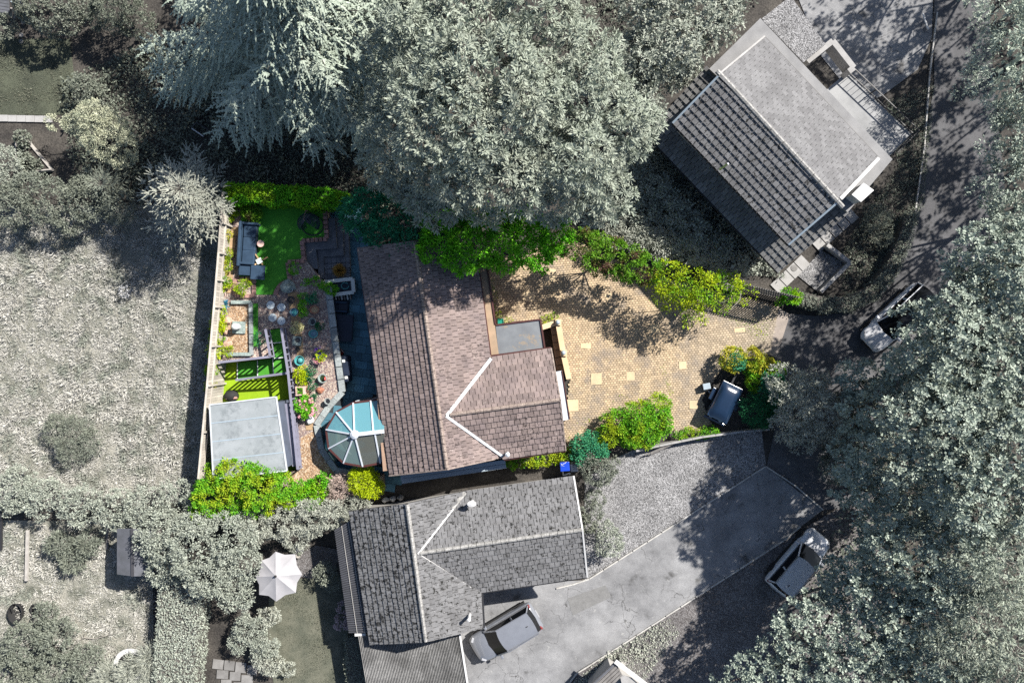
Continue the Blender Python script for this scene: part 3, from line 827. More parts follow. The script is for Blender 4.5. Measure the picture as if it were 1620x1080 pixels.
RT = [('round-crowned tree leaning over the roof of the white car', [lob(1462, 558, 5.6, 1.5), lob(1500, 500, 7, 2.3), lob(1425, 590, 4.8, 1.0), lob(1490, 580, 7, 2.3), lob(1550, 560, 8, 2.5), lob(1480, 625, 5.5, 1.6), lob(1465, 600, 3.2, 1.4), lob(1530, 572, 4.4, 1.5), lob(1540, 635, 7, 2.0), lob(1500, 490, 5.5, 1.2)]),  # low lobes under the canopy are added to shade the lane
      ('tree crown at the right edge level with the white car', [lob(1595, 420, 8, 2.2), lob(1620, 490, 8.5, 2.4), lob(1550, 430, 6.5, 1.7)]),
      ('broad tree crown between the dark gap and the right edge', [lob(1375, 655, 4, 1.3), lob(1345, 715, 3.2, 1.2), lob(1350, 600, 2.6, .6), lob(1450, 690, 7, 2.3), lob(1400, 640, 5, 1.3), lob(1500, 670, 8, 2.4), lob(1460, 760, 7.5, 2.3)]),  # lowest lobes are added to darken the lane edge
      ('tall tree crown at the right edge halfway down', [lob(1560, 680, 9, 2.7), lob(1610, 740, 9, 2.7), lob(1545, 780, 8.5, 2.4), lob(1615, 620, 8.5, 2.0)]),
      ('low shaded tree crown above the silver car', [lob(1370, 740, 5, 1.6), lob(1440, 785, 3.4, 1.5), lob(1505, 770, 4.5, 1.5), lob(1340, 770, 4, 1.2), lob(1410, 790, 5.6, 1.7), lob(1395, 828, 4.8, 1.2)]),  # hidden lower lobes are added to keep sun off the ground
      ('tree crown spreading over the silver car', [lob(1440, 870, 6.5, 2.2), lob(1378, 884, 5, 1.5), lob(1325, 908, 4.2, .9), lob(1500, 900, 7.5, 2.3), lob(1400, 930, 6, 1.8)]),
      ('tree crown at bottom centre right overhanging the brown gravel', [lob(1310, 960, 4.6, 1.6), lob(1260, 1000, 4.4, 1.5), lob(1330, 1030, 5, 1.8), lob(1200, 1050, 3.8, 1.3), lob(1260, 1070, 4.4, 1.4), lob(1150, 1075, 3.3, .9), lob(1390, 1000, 5.6, 1.9)]),
      ('tree crown at the bottom edge between two leafy neighbours', [lob(1450, 980, 6.5, 2.1), lob(1420, 1060, 5.8, 1.9), lob(1500, 1040, 6.6, 2.0)])]
for lab, lb in RT:
    cxm = sum(q[0] for q in lb) / len(lb); cym = sum(q[1] for q in lb) / len(lb)
    plant('broadleaf_tree', lab, 'tree', lb, M['l_right'], base=(cxm * 1.2 + .6, cym * 1.2, 0), rs=.8, rdens=.85, spacing=.4, per=30, cr=.26, L=.14, W=.095, ragged=.14, fill=.7, zmin=-.05, rosette=.75, r0=.2, group='trees on the right bank', up=.5)
plant('shade_thicket', 'added dark low thicket at the foot of the right hand trees beside the lane', 'bush', [lob(1352, 622, 1.2, .8), lob(1380, 650, 1.6, 1.0), lob(1345, 690, 1.3, 1.0), lob(1330, 740, 1.0, .9), lob(1375, 720, 1.6, 1.1), lob(1318, 715, .8, .6)], M['l_mid'], spacing=.34, per=40, cr=.3, L=.14, W=.06)  # bush mass put in to cover and darken the sunlit lane
plant('feathery_tree', 'paler feathery tree with bare twigs in the lower right corner', 'tree', [lob(1575, 880, 8.5, 2.1), lob(1560, 980, 8, 2.3), lob(1610, 1040, 8, 2.2), lob(1545, 1060, 7, 1.8)], M['l_ash'], spacing=.5, per=58, cr=.5, L=.22, W=.045, ragged=.22, bare=14)
# out of the frame beyond the lane: their shade lies on the lane and the grey drive
def gl(px, py, z, r):
    p = P(px, py, 0)
    return (p.x, p.y, z, r, r, r * .8)
for (x, y, lab) in ((1705, -105, 'tree beyond the right edge that shades the top of the lane'), (1705, 50, 'tree beyond the right edge that shades the middle of the lane'), (1690, 185, 'tree beyond the right edge that shades the lane bend'),
                    (1600, -85, 'tree beyond the top edge that shades the grey drive'), (1525, -130, 'tree beyond the top edge that shades the gravel roof')):
    plant('broadleaf_tree', lab, 'tree', [gl(x, y, 8, 2.3), gl(x + 60, y + 50, 8.4, 2.2), gl(x - 40, y + 55, 7.4, 1.8), gl(x + 10, y - 60, 8, 1.8)], M['l_right'], spacing=1.0, per=44, cr=.48, L=.22, W=.15, ragged=.3, fill=.2)
conifer('young_pine', 'pale young pine with radiating spiky branches beside the timber fence', P(283, 298, 6.2), P(318, 328, 0), 3.0, M['l_pine'], levels=8, per=9, droop=.05, pitch=.2, sub=.72, twig=.26, W=.05, step=.09, gap=.34, lo=.3, barbs=1, power=.6, topup=.7, hang=.08)
conifer('small_fir', 'small dim fir in the scrub left of the young pine', P(160, 288, 2.6), P(175, 305, 0), 1.4, M['l_mid'], levels=6, per=8, droop=.1, pitch=.2, sub=.45, twig=.18, W=.04, step=.09, gap=.3, barbs=1, lo=.2, power=.7, hang=.1)
plant('golden_conifer', 'rounded golden cypress with a lit crest, left of the cedar', 'tree', [lob(165, 215, 2.2, 1.25), lob(150, 190, 2.6, .95), lob(190, 235, 1.9, .9), lob(120, 195, 2.2, .55), lob(85, 195, 1.8, .35)], M['l_gold'], spacing=.25, per=46, cr=.2, L=.11, W=.035, ragged=.1)
plant('clipped_bush', 'large rounded clipped bush at the top left edge', 'bush', [lob(90, 12, 1.5, 1.55), lob(60, 5, 1.4, 1.2), lob(120, 5, 1.3, 1.1)], M['l_mid'], spacing=.24, per=30, cr=.17, L=.1, W=.07, ragged=.06)
plant('dark_shrub', 'dark feathery shrub between clipped bush and cedar', 'bush', [lob(190, 12, 1.8, 1.1), lob(215, 30, 1.5, .8), lob(165, 25, 1.4, .7)], M['l_dark'], spacing=.3, per=40, cr=.3, L=.16, W=.05)
plant('holly_bush', 'small glossy dark bush above the golden cypress', 'bush', [lob(132, 138, .9, .7), lob(150, 150, .8, .55)], M['l_mid'], spacing=.25, per=24, cr=.2, L=.1, W=.07)
plant('edge_bush', 'pale bush at the left edge below the planter', 'bush', [lob(5, 262, 1.2, 1.0), lob(0, 300, 1.1, .9)], M['l_laurel'], spacing=.25, per=36, cr=.2, L=.1, W=.05)
plant('corner_bush', 'little dark bush on the left edge under the timber deck', 'bush', [lob(8, 45, .8, .6)], M['l_mid'], spacing=.25, per=30, cr=.2, L=.1, W=.06)
plant('bramble_bank', 'long low bramble bank along the top of the field', 'bush', [lob(20, 325, 1.5, 1.1), lob(80, 318, 1.6, 1.2), lob(135, 315, 1.5, 1.1), lob(50, 300, 1.5, .9), lob(110, 338, 1.2, 1.0), lob(190, 325, 1.3, .9)], M['l_mid'], spacing=.28, per=40, cr=.26, L=.11, W=.06)
plant('field_bush', 'grey-green bush standing alone in the lower field', 'bush', [lob(118, 690, .6, .9), lob(95, 680, .5, .7), lob(140, 700, .5, .7), lob(118, 715, .5, .7)], M['l_mid'], spacing=.26, per=42, cr=.3, L=.13, W=.035)
plant('thistle_clump', 'small white-topped weed in the middle of the field', 'plant', [lob(199, 461, .35, .3)], M['white_grey'], spacing=.12, per=6, cr=.1, L=.08, W=.06, crown='foliage')
plant('boundary_hedge', 'loose overgrown hedge along the bottom of the field', 'hedge',
      [lob(20, 780, 1.0, 1.0), lob(70, 790, 1.1, 1.0), lob(125, 800, 1.1, 1.0), lob(180, 805, 1.2, 1.0), lob(235, 800, 1.3, 1.1), lob(285, 790, 1.3, 1.0), lob(30, 765, .9, .8)], M['l_laurel'], spacing=.3, per=42, cr=.24, L=.11, W=.06, crown='foliage')
plant('spreading_shrub', 'large spreading pale shrub left of the parasol', 'bush',
      [lob(260, 850, 2.2, 1.3), lob(310, 860, 2.6, 1.5), lob(360, 850, 2.4, 1.3), lob(330, 910, 2.2, 1.1), lob(385, 890, 2.0, .9), lob(260, 895, 1.8, .9), lob(375, 940, 1.7, .8)], M['l_laurel'], spacing=.3, per=50, cr=.27, L=.12, W=.055)
plant('boundary_shrubs', 'pale shrub row between green shrubbery and the parasol', 'bush',
      [lob(400, 828, 1.6, .9), lob(445, 822, 1.6, .9), lob(490, 818, 1.6, .85), lob(525, 812, 1.5, .7), lob(470, 845, 1.4, .7)], M['l_pale'], spacing=.28, per=50, cr=.25, L=.14, W=.04)
plant('seed_shrub', 'pale wispy shrub at the corner of the lower bungalow roof', 'bush', [lob(548, 803, 1.3, .45), lob(570, 795, 1.2, .4)], M['l_pale'], spacing=.25, per=40, cr=.22, L=.14, W=.03)
hedge('clipped_hedge', 'tall clipped hedge running to the bottom edge left of the bare path', poly([(252, 912), (318, 912), (302, 1110), (240, 1110)], 1.7), 0, 1.7, M['l_laurel'], dens=300, bulge=.05)
hedge('box_hedge', 'small dark box hedge beside the corrugated roof', poly([(545, 1008), (580, 1008), (588, 1100), (548, 1100)], 1.0), 0, 1.0, M['l_mid'], dens=330, L=.08, W=.05, bulge=.03)
plant('bank_shrub', 'spreading shrub covering the lower left corner', 'bush', [lob(40, 1020, .9, 1.1), lob(95, 1010, .9, 1.0), lob(20, 1070, .9, 1.1), lob(90, 1065, 1.0, 1.1), lob(140, 1050, .8, .9), lob(75, 970, .6, .6)], M['l_mid'], spacing=.27, per=42, cr=.24, L=.11, W=.065)
plant('pampas_plant', 'feathery upright grass clump growing over the round trampoline', 'plant', [lob(215, 1062, 1.0, .7), lob(180, 1075, .9, .7), lob(235, 1040, 1.1, .4)], M['l_pale'], spacing=.25, per=44, cr=.4, L=.36, W=.03, spread=.25, crown='foliage')
plant('vegetable_plant', 'spiky grey vegetable patch plant left of the dark shed roof', 'plant', [lob(95, 862, .5, .55), lob(140, 858, .5, .5), lob(118, 885, .4, .5)], M['l_mid'], spacing=.25, per=40, cr=.3, L=.24, W=.05, crown='foliage')
plant('path_shrub', 'rounded shrub below the spreading shrub beside the bare path', 'bush', [lob(395, 995, .9, .75), lob(420, 1020, .8, .65), lob(380, 1015, .7, .5)], M['l_laurel'], spacing=.25, per=44, cr=.24, L=.12, W=.045)
plant('flower_shrub', 'leafy flower bed shrub along the grey lawn edge', 'bush', [lob(425, 975, .7, .5), lob(430, 1050, .6, .55), lob(415, 1040, .6, .5)], M['l_pale'], spacing=.22, per=34, cr=.2, L=.1, W=.06)
plant('lavender_shrub', 'small round pale shrub at the foot of the grey lawn edge', 'bush', [lob(455, 1058, .4, .32)], M['l_pale'], spacing=.2, per=34, cr=.16, L=.09, W=.05)
plant('rose_bush', 'dark bush with pinkish blooms between parasol and lower bungalow', 'bush', [lob(515, 908, .7, .55), lob(525, 920, .6, .4)], M['l_mid'], spacing=.22, per=30, cr=.2, L=.1, W=.06)
plant('hydrangea_bush', 'small pink hydrangea beside the dark lean-to roof', 'bush', [lob(540, 985, .5, .35), lob(543, 960, .5, .25)], M['grey_pink'], spacing=.2, per=30, cr=.16, L=.08, W=.07)
for lab, lb, mt in (('rounded grey shrub beside the front gravel, nearest the coloured garden', [lob(945, 745, .9, .8), lob(930, 730, .8, .55), lob(965, 735, .7, .45)], 'l_mid'),
                    ('loose grey shrub at the gable of the lower bungalow', [lob(935, 810, .8, .55), lob(940, 790, .7, .45), lob(930, 830, .7, .4)], 'l_mid'),
                    ('pale clipped round shrub by the kerb of the lower bungalow', [lob(962, 858, .9, .72), lob(960, 840, .8, .5)], 'l_laurel')):
    plant('front_shrub', lab, 'bush', lb, M[mt], spacing=.22, per=36, cr=.18, L=.1, W=.06, group='shrubs in front of the lower bungalow', ragged=.08)
plant('entrance_shrub', 'grey leafy shrub tree at the lane entrance by the trailer', 'tree', [lob(1270, 640, 2.4, 1.3), lob(1300, 660, 2.2, 1.1), lob(1245, 610, 2.2, .9), lob(1255, 670, 2.0, .9), lob(1285, 605, 2.0, .7), lob(1275, 690, 1.6, .7)], M['l_pale'], spacing=.32, per=50, cr=.34, L=.16, W=.05, ragged=.2)
plant('silver_shrub', 'silvery twiggy shrub between green hedge and bungalow with raised roof', 'bush', [lob(1010, 375, 1.4, .8), lob(1050, 385, 1.5, .8), lob(1090, 400, 1.5, .75), lob(1135, 415, 1.3, .65), lob(1165, 425, 1.1, .45), lob(975, 365, 1.4, .7)], M['l_pale'], spacing=.3, per=40, cr=.36, L=.17, W=.04, ragged=.25)
plant('scrub_bush', 'loose grey bushes in the shade between ash tree and house with raised roof', 'bush', [lob(1000, 270, 1.6, .9), lob(1030, 300, 1.7, .9), lob(1060, 335, 1.7, .9), lob(1095, 365, 1.6, .8), lob(1020, 335, 1.5, .8), lob(1135, 395, 1.2, .6), lob(985, 310, 1.6, .9)], M['l_laurel'], spacing=.3, per=30, cr=.3, L=.17, W=.07, ragged=.25)
hedge('lane_hedge', 'low curved hedge following the bend of the lane', ribbon([P(*q, .9) for q in ((1262, 470), (1300, 482), (1345, 482), (1385, 462), (1415, 425), (1432, 385), (1448, 335))], [.5, .75, .8, .8, .75, .7, .5]), 0, .9, M['l_mid'], dens=300, bulge=.06)
plant('ornamental_shrub', 'grey rounded shrub on the lawn by the white roof box', 'bush', [lob(1385, 345, .6, .7), lob(1395, 370, .5, .55)], M['l_mid'], spacing=.22, per=34, cr=.2, L=.1, W=.03)
# ------------------------------------------------------------------ roofs made of single tiles
class Slope:
    """A roof plane: eave from A to B, rising to the point R."""
    def __init__(s, A, B, R):
        s.o = Vector(A); s.u = (Vector(B) - s.o).normalized()
        n = s.u.cross(Vector(R) - s.o).normalized()
        if n.z < 0: n = -n
        s.n = n; s.v = n.cross(s.u)
        if s.v.dot(Vector(R) - s.o) < 0: s.v = -s.v
    def hit(s, px, py):
        d = P(px, py, 0) - Vector((0, 0, H)); c = Vector((0, 0, H))
        t = (s.o - c).dot(s.n) / d.dot(s.n)
        return c + d * t
    def uv(s, w):
        w = w - s.o
        return (w.dot(s.u), w.dot(s.v))
    def at(s, u, v, h=0.0):
        return s.o + s.u * u + s.v * v + s.n * h

def clip(polyg, conv):
    out = polyg
    n = len(conv)
    area = sum(conv[i][0] * conv[(i + 1) % n][1] - conv[(i + 1) % n][0] * conv[i][1] for i in range(n))
    if area < 0: conv = conv[::-1]
    for i in range(n):
        a, b = conv[i], conv[(i + 1) % n]
        def sd(p): return (b[0] - a[0]) * (p[1] - a[1]) - (b[1] - a[1]) * (p[0] - a[0])
        res = []
        for k in range(len(out)):
            p, q = out[k], out[(k + 1) % len(out)]
            sp, sq = sd(p), sd(q)
            if sp >= 0: res.append(p)
            if (sp >= 0) != (sq >= 0):
                t = sp / (sp - sq)
                res.append((p[0] + (q[0] - p[0]) * t, p[1] + (q[1] - p[1]) * t))
        out = res
        if not out: return []
    return out

def parea(p):
    n = len(p)
    return abs(sum(p[i][0] * p[(i + 1) % n][1] - p[(i + 1) % n][0] * p[i][1] for i in range(n))) / 2

def tile_specs(sl, polys_px, tw, tl, m, thick=.05, hide=None, g=.013):
    """Cut courses of tiles to the outlines (given in the picture). Returns specs."""
    polys = [[sl.uv(sl.hit(*q)) for q in pp] for pp in polys_px]
    us = [q[0] for pp in polys for q in pp]; vs = [q[1] for pp in polys for q in pp]
    specs = []
    j0 = math.floor(min(vs) / tl); j1 = math.ceil(max(vs) / tl)
    rnd = random.Random(len(us) * 13 + int(tw * 1000))
    for j in range(j0, j1):
        off = (j % 2) * tw / 2
        for i in range(math.floor(min(us) / tw) - 1, math.ceil(max(us) / tw) + 1):
            u0 = i * tw + off; v0 = j * tl
            rect = [(u0 + g, v0), (u0 + tw - g, v0), (u0 + tw - g, v0 + tl + .02), (u0 + g, v0 + tl + .02)]
            if hide and hide(PX(sl.at(u0 + tw / 2, v0 + tl / 2))): continue
            for pp in polys:
                c = clip(rect, pp)
                if len(c) < 3 or parea(c) < .004: continue
                specs.append((parea(c), parea(c) > parea(rect) * .995, sl, c, (u0, v0), tl, m, thick, rnd.uniform(0, .012), rnd.uniform(-.012, .012)))
    return specs

def tile_geo(sp, mb, org):
    a, full, sl, c, (u0, v0), tl, m, th, lift, tw = sp
    n = len(c)
    top = [sl.at(u, v, .012 + th * (1 - (v - v0) / tl)) - org for (u, v) in c]
    bot = [sl.at(u, v, -.01) - org for (u, v) in c]
    fl = sl.u.cross(sl.v).z > 0
    f = [list(range(n)), *[[i, i + n, (i + 1) % n + n, (i + 1) % n] for i in range(n)]]
    if not fl: f = [q[::-1] for q in f]
    mb.add(top + bot, f)

def lay_tiles(roof, specs, limit=300):
    specs = sorted(specs, key=lambda q: -round(q[0], 2))
    cache = {}
    for sp in specs[:limit]:
        sl, (u0, v0) = sp[2], sp[4]
        org = sl.at(u0, v0)
        key = (id(sl), round(parea(sp[3]), 4)) if sp[1] else None
        if key in cache: me = cache[key]
        else:
            mb = MB(); tile_geo(sp, mb, org); me = mb.mesh('tile', sp[6])
            if key: cache[key] = me
        link_mesh('tile', me, roof, org + sl.n * sp[8])
    rest = specs[limit:]
    bym = {}
    for sp in rest: bym.setdefault(sp[6].name, []).append(sp)
    for nm, ss in bym.items():
        mb = MB(); o = wl(roof)
        for sp in ss: tile_geo(sp, mb, o - sp[2].n * sp[8])
        me = mb.mesh('tile_courses', ss[0][6])
        q = link_mesh('tile_courses', me, roof, o); q["kind"] = "stuff"

def deck(sl, polys_px, mb, dz=.1, low=.03):
    for pp in polys_px:
        mb.slab3([sl.hit(*q) - sl.n * low for q in pp], dz)

def ridge_row(parent, a, b, m, w=.22, seg=.42, name='ridge_tile'):
    a, b = Vector(a), Vector(b); n = max(1, int((b - a).length / seg)); d = (b - a).normalized()
    sd = d.cross(Vector((0, 0, 1))).normalized(); up = sd.cross(d)
    for i in range(n):
        p0, p1 = a.lerp(b, i / n + .001), a.lerp(b, (i + 1) / n - .0015)
        mb = MB(); vs = []
        prof = [(-w / 2, -.06), (-w * .36, .035), (0, .075), (w * .36, .035), (w / 2, -.06)]
        for p in (p0, p1):
            vs += [p + sd * x + up * (z + (.004 if p is p0 else 0)) for (x, z) in prof]
        mb.add(vs, [[k, k + 5, k + 6, k + 1] for k in range(4)] + [[0, 1, 2, 3, 4], [9, 8, 7, 6, 5]])
        mb.build(name, m, parent)

def strip(parent, pts, w, m, name, lift=.06, th=.03):
    mb = MB()
    for a, b in zip(pts[:-1], pts[1:]):
        mb.bar(a + Vector((0, 0, lift)), b + Vector((0, 0, lift)), w, th)
    return mb.build(name, m, parent)

# ------------------------------------------------------------------ the brown bungalow (coloured)
ZE, ZR = 2.75, 4.35
h1 = thing('brown_bungalow', P(720, 580, 0), 'brown tiled bungalow with white valley gutters in the coloured garden', 'house')
mL = Slope(P(568, 398, ZE), P(617, 750, ZE), P(683, 575, ZR))
rA, rB = P(657, 388, ZR), P(707, 741, ZR)
mR = Slope(rA, rB, P(768, 500, 2.95))
mR = Slope(P(755, 410, 3.0), P(796, 722, 3.0), rA.lerp(rB, .5))
cr0, cr1 = P(707, 657, 4.15), P(886, 632.5, 4.15)
cN = Slope(P(777, 564.5, 3.0), P(871, 551, 3.0), cr0.lerp(cr1, .5))
cS = Slope(P(795, 725.5, 3.0), P(894.5, 711.5, 3.0), cr0.lerp(cr1, .5))
pL = [[(565, 392), (656, 381), (707, 741), (617, 751)]]
pR = [[(656, 381), (749, 372), (776, 565), (707, 657), (694.5, 655)], [(694.5, 655), (707, 657), (796, 722), (707, 741)]]
pN = [[(776, 565), (871, 551), (886, 632.5), (707, 657)]]
pS = [[(707, 657), (886, 632.5), (894.5, 711.5), (796, 725.5)]]
mb = MB(); deck(mL, pL, mb); deck(mR, pR, mb); deck(cN, pN, mb); deck(cS, pS, mb)
roof1 = mb.build('roof', M['tile_gap'], h1)
tiles = tile_specs(mL, pL, .3, .335, M['brown_tile'], .055) + tile_specs(mR, pR, .3, .335, M['brown_tile'], .05) + tile_specs(cN, pN, .31, .335, M['brown_tile']) + tile_specs(cS, pS, .31, .335, M['brown_tile'], .055)
lay_tiles(roof1, tiles)
ridge_row(roof1, mL.hit(657, 384) + Vector((0, 0, .06)), mL.hit(707, 740) + Vector((0, 0, .06)), M['ridge_pink'])
ridge_row(roof1, cN.hit(712, 656) + Vector((0, 0, .07)), cN.hit(885, 632.5) + Vector((0, 0, .07)), M['ridge_pink'])
strip(roof1, [cN.hit(777, 567) , cN.hit(707, 657)], .17, M['lead_white'], 'valley_flashing', .085)
strip(roof1, [cS.hit(706, 657.5), cS.hit(795, 721)], .14, M['lead_white'], 'valley_flashing', .1)
for a, b in ((mL.hit(566, 396), mL.hit(616.5, 751)), (mR.hit(758, 429), mR.hit(776, 562)), (cN.hit(777, 563), cN.hit(872, 550)), (cS.hit(797, 727), cS.hit(895, 713))):
    strip(roof1, [a, b], .11, M['gutter_red'], 'gutter', -.07, .09)
for a, b in ((cN.hit(872, 551), cN.hit(886.5, 632.5)), (cS.hit(886.5, 632.5), cS.hit(895, 712)), (mL.hit(616, 752), mL.hit(706, 742)), (mR.hit(707, 742), mR.hit(795, 723))):
    strip(roof1, [a, b], .07, M['ridge_pink'], 'verge_board', .0, .12)
fl = MB().lathe(P(803, 716, 3.3), [(.07, -.3), (.07, .55), (.13, .56), (.13, .66), (.03, .72)], 12).build('flue_pipe', M['lead_white'], roof1, smooth=False)
MB().prism([P(572, 402, 2.7) + Vector((.2, 0, 2.7)), P(606, 745, 2.7), P(698, 733, 2.7), P(782, 714, 2.7), P(882, 700, 2.7), P(862, 562, 2.7), P(778, 572, 2.7), P(760, 440, 2.7), P(745, 400, 2.7), P(660, 404, 2.7)], 0, 2.7).build('wall', M['brick_house'], h1)
# lower strips and flat roofs
MB().prism(poly([(757, 425), (771, 423), (789, 560), (776, 563)], 2.55), 2.4, 2.55).build('eaves_strip', M['soffit_tan'], h1)
strip(h1, [P(771, 425, 2.56), P(784, 513, 2.56)], .09, M['gutter_red'], 'gutter', .0, .09)
pr = MB().prism(poly([(784, 514), (855, 505), (862, 552), (789, 562)], 2.5), 2.32, 2.5).build('porch_roof', M['felt_blue'], h1)
for a, b in (((784, 514), (855, 505)), ((855, 505), (862, 551))):
    strip(pr, [P(*a, 2.52), P(*b, 2.52)], .09, M['gutter_red'], 'roof_edge', .0, .1)
MB().prism(poly([(787, 517), (850, 509), (856, 552), (790, 560)], 2.3), 0, 2.3).build('porch_wall', M['brick_house'], h1)
cv = MB().prism(poly([(879, 588), (889, 586), (901, 663), (891, 665)], 2.45), 2.3, 2.45).build('bay_canopy', M['upvc'], h1)
strip(cv, [P(889.3, 586, 2.47), P(901.3, 663, 2.47)], .05, M['gutter_red'], 'roof_edge', .0, .06)
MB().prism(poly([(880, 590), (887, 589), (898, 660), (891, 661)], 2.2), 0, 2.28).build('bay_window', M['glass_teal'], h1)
sr = thing('side_roof', P(715, 750, 0), 'two-step pale sheet metal lean-to along the lower side of the brown bungalow', 'lean-to roof')
MB().prism(poly([(633, 749), (799, 727), (800, 733), (634, 757)], 2.2), 2.08, 2.2).build('upper_sheet', M['lead_blue'], sr)
MB().prism(poly([(634, 757.5), (800, 733.5), (801, 740), (636, 765)], 1.95), 1.86, 1.95).build('lower_sheet', M['lead_blue'], sr)
MB().prism(poly([(640, 750), (795, 729), (796, 735), (641, 758)], 1.8), 0, 1.83).build('wall', M['grey_wall'], sr)
# conservatory
con = thing('conservatory', P(566, 686, 0), 'many-sided glass conservatory with white glazing bars beside the brown bungalow', 'conservatory')
ZC, ZH = 2.25, 2.95
ring = [(606, 630), (586.5, 633.6), (559, 637), (532, 651.5), (516, 679), (520, 709), (543.5, 732), (574, 737.5), (602, 732), (614, 730)]
rp = [P(x, y, ZC) for x, y in ring]
hub = P(561, 687, ZH); rid = [P(590.5, 682, ZH), P(592, 683.5, ZH)]; rend = P(608, 681.5, ZH)
tops = [rend, P(591, 683, ZH), hub, hub, hub, hub, hub, hub, P(593, 684, ZH), rend]
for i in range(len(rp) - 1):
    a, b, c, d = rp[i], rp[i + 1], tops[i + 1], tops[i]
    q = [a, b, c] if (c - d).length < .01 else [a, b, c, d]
    MB().sheet(q).build('glass_pane', M['glass_blue' if i < 4 else ('glass_amber' if i > 6 else 'glass_teal')], con)  # pane colours differ to imitate the sky mirrored by each side
for i in range(1, len(rp) - 1):
    MB().bar(rp[i] + Vector((0, 0, .03)), tops[i] + Vector((0, 0, .03)), .075, .06).build('glazing_bar', M['upvc'], con)
MB().bar(hub + Vector((0, 0, .05)), rend + Vector((0, 0, .05)), .2, .1).build('ridge_beam', M['upvc'], con)
MB().lathe(hub, [(.24, -.06), (.24, .08), (.1, .16)], 14).build('hub_cap', M['upvc'], con)
for a, b in zip(rp[:-1], rp[1:]):
    MB().bar(a + Vector((0, 0, -.03)), b + Vector((0, 0, -.03)), .11, .1).build('ring_gutter', M['gutter_red'], con)
for i in range(len(rp) - 1):
    a, b = rp[i].copy(), rp[i + 1].copy(); a.z = b.z = 0
    a *= .985; b *= .985
    MB().add([a, b, b + Vector((0, 0, .7)), a + Vector((0, 0, .7))], [[0, 1, 2, 3]]).build('dwarf_wall', M['brick_house'], con)
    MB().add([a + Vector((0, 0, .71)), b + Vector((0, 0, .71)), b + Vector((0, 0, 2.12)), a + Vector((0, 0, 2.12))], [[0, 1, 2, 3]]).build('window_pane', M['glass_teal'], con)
    MB().bar(a + Vector((0, 0, .7)), a + Vector((0, 0, 2.15)), .09, .09).build('corner_post', M['upvc'], con)
fp = [Vector((p.x * .98, p.y * .98, .03)) for p in rp]
MB().sheet([q + Vector((0, 0, .02)) for q in fp]).build('floor', M['con_floor'], con)
sofa = thing('wicker_sofa', P(590, 652, .05), 'blue-green sofa seen through the upper glass of the conservatory', 'sofa')
MB().box(P(582, 655, .25), (1.5, .7, .42), -.1).build('seat', M['con_teal'], sofa, bevel=.05)
MB().box(P(582, 645, .5), (1.5, .2, .85), -.1).build('backrest', M['con_teal'], sofa, bevel=.05)
st = thing('coffee_table', P(567, 703, .05), 'oval pale blue table seen through the lower glass of the conservatory', 'table')
MB().lathe(P(567, 703, .42), [(.3, 0), (.32, .02), (.3, .05)], 20, 1.3, .8).build('table_top', M['con_teal'], st)
MB().lathe(P(567, 703, .05), [(.2, 0), (.05, .05), (.05, .37)], 12).build('pedestal', M['con_white'], st)
wb = thing('window_bench', P(580, 722, .05), 'white bench along the lower wall inside the conservatory', 'bench')
MB().box(P(583, 721, .25), (1.7, .45, .4), .1).build('seat', M['con_white'], wb, bevel=.03)

# ------------------------------------------------------------------ the grey bungalow below
h2 = thing('grey_bungalow', P(740, 900, 0), 'mossy grey tiled bungalow with white valley gutters behind the parked grey car', 'house')
nL = Slope(P(553, 808, ZE), P(586, 1019, ZE), P(659, 905, ZR))
n0, n1 = P(644, 796, ZR), P(674.5, 1015, ZR)
nR = Slope(P(740, 778, 3.0), P(770, 985, 3.0), n0.lerp(n1, .5))
d0, d1 = P(660, 875, 4.15), P(921, 837.5, 4.15)
dN = Slope(P(738, 776, 3.0), P(907, 752.5, 3.0), d0.lerp(d1, .5))
dS = Slope(P(761, 936, 3.0), P(928.5, 911.5, 3.0), d0.lerp(d1, .5))
qL = [[(553, 808), (644, 796), (674.5, 1015), (586, 1019)]]
qR = [[(644, 796), (738, 776), (660, 875), (655, 876)], [(655, 876), (660, 875), (761, 936), (764, 993), (674.5, 1015)]]
qN = [[(738, 776), (907, 752.5), (921, 837.5), (660, 875)]]
qS = [[(660, 875), (921, 837.5), (928.5, 911.5), (761, 936)]]
mb = MB(); deck(nL, qL, mb); deck(nR, qR, mb); deck(dN, qN, mb); deck(dS, qS, mb)
roof2 = mb.build('roof', M['tile_gap'], h2)
tiles = tile_specs(nL, qL, .3, .335, M['mossy_tile'], .05) + tile_specs(nR, qR, .3, .335, M['grey_tile'], .045) + tile_specs(dN, qN, .31, .335, M['grey_tile'], .045) + tile_specs(dS, qS, .31, .335, M['grey_tile'], .05)
lay_tiles(roof2, tiles)
ridge_row(roof2, nL.hit(644, 797) + Vector((0, 0, .06)), nL.hit(674, 1014) + Vector((0, 0, .06)), M['ridge_grey'])
ridge_row(roof2, dN.hit(665, 874.5) + Vector((0, 0, .07)), dN.hit(920, 837.5) + Vector((0, 0, .07)), M['ridge_grey'])
strip(roof2, [dN.hit(716, 803), dN.hit(660, 875)], .2, M['white_grey'], 'valley_flashing', .085)
strip(roof2, [dN.hit(736, 778), dN.hit(716, 803)], .2, M['ridge_grey'], 'valley_flashing', .085)
strip(roof2, [dS.hit(660, 875), dS.hit(746, 930)], .16, M['white_grey'], 'valley_flashing', .1)
for a, b in ((dN.hit(907.5, 752.5), dN.hit(921.5, 837.5)), (dS.hit(921.5, 837.5), dS.hit(929, 911.5))):
    strip(roof2, [a, b], .09, M['white_grey'], 'verge_board', .02, .12)
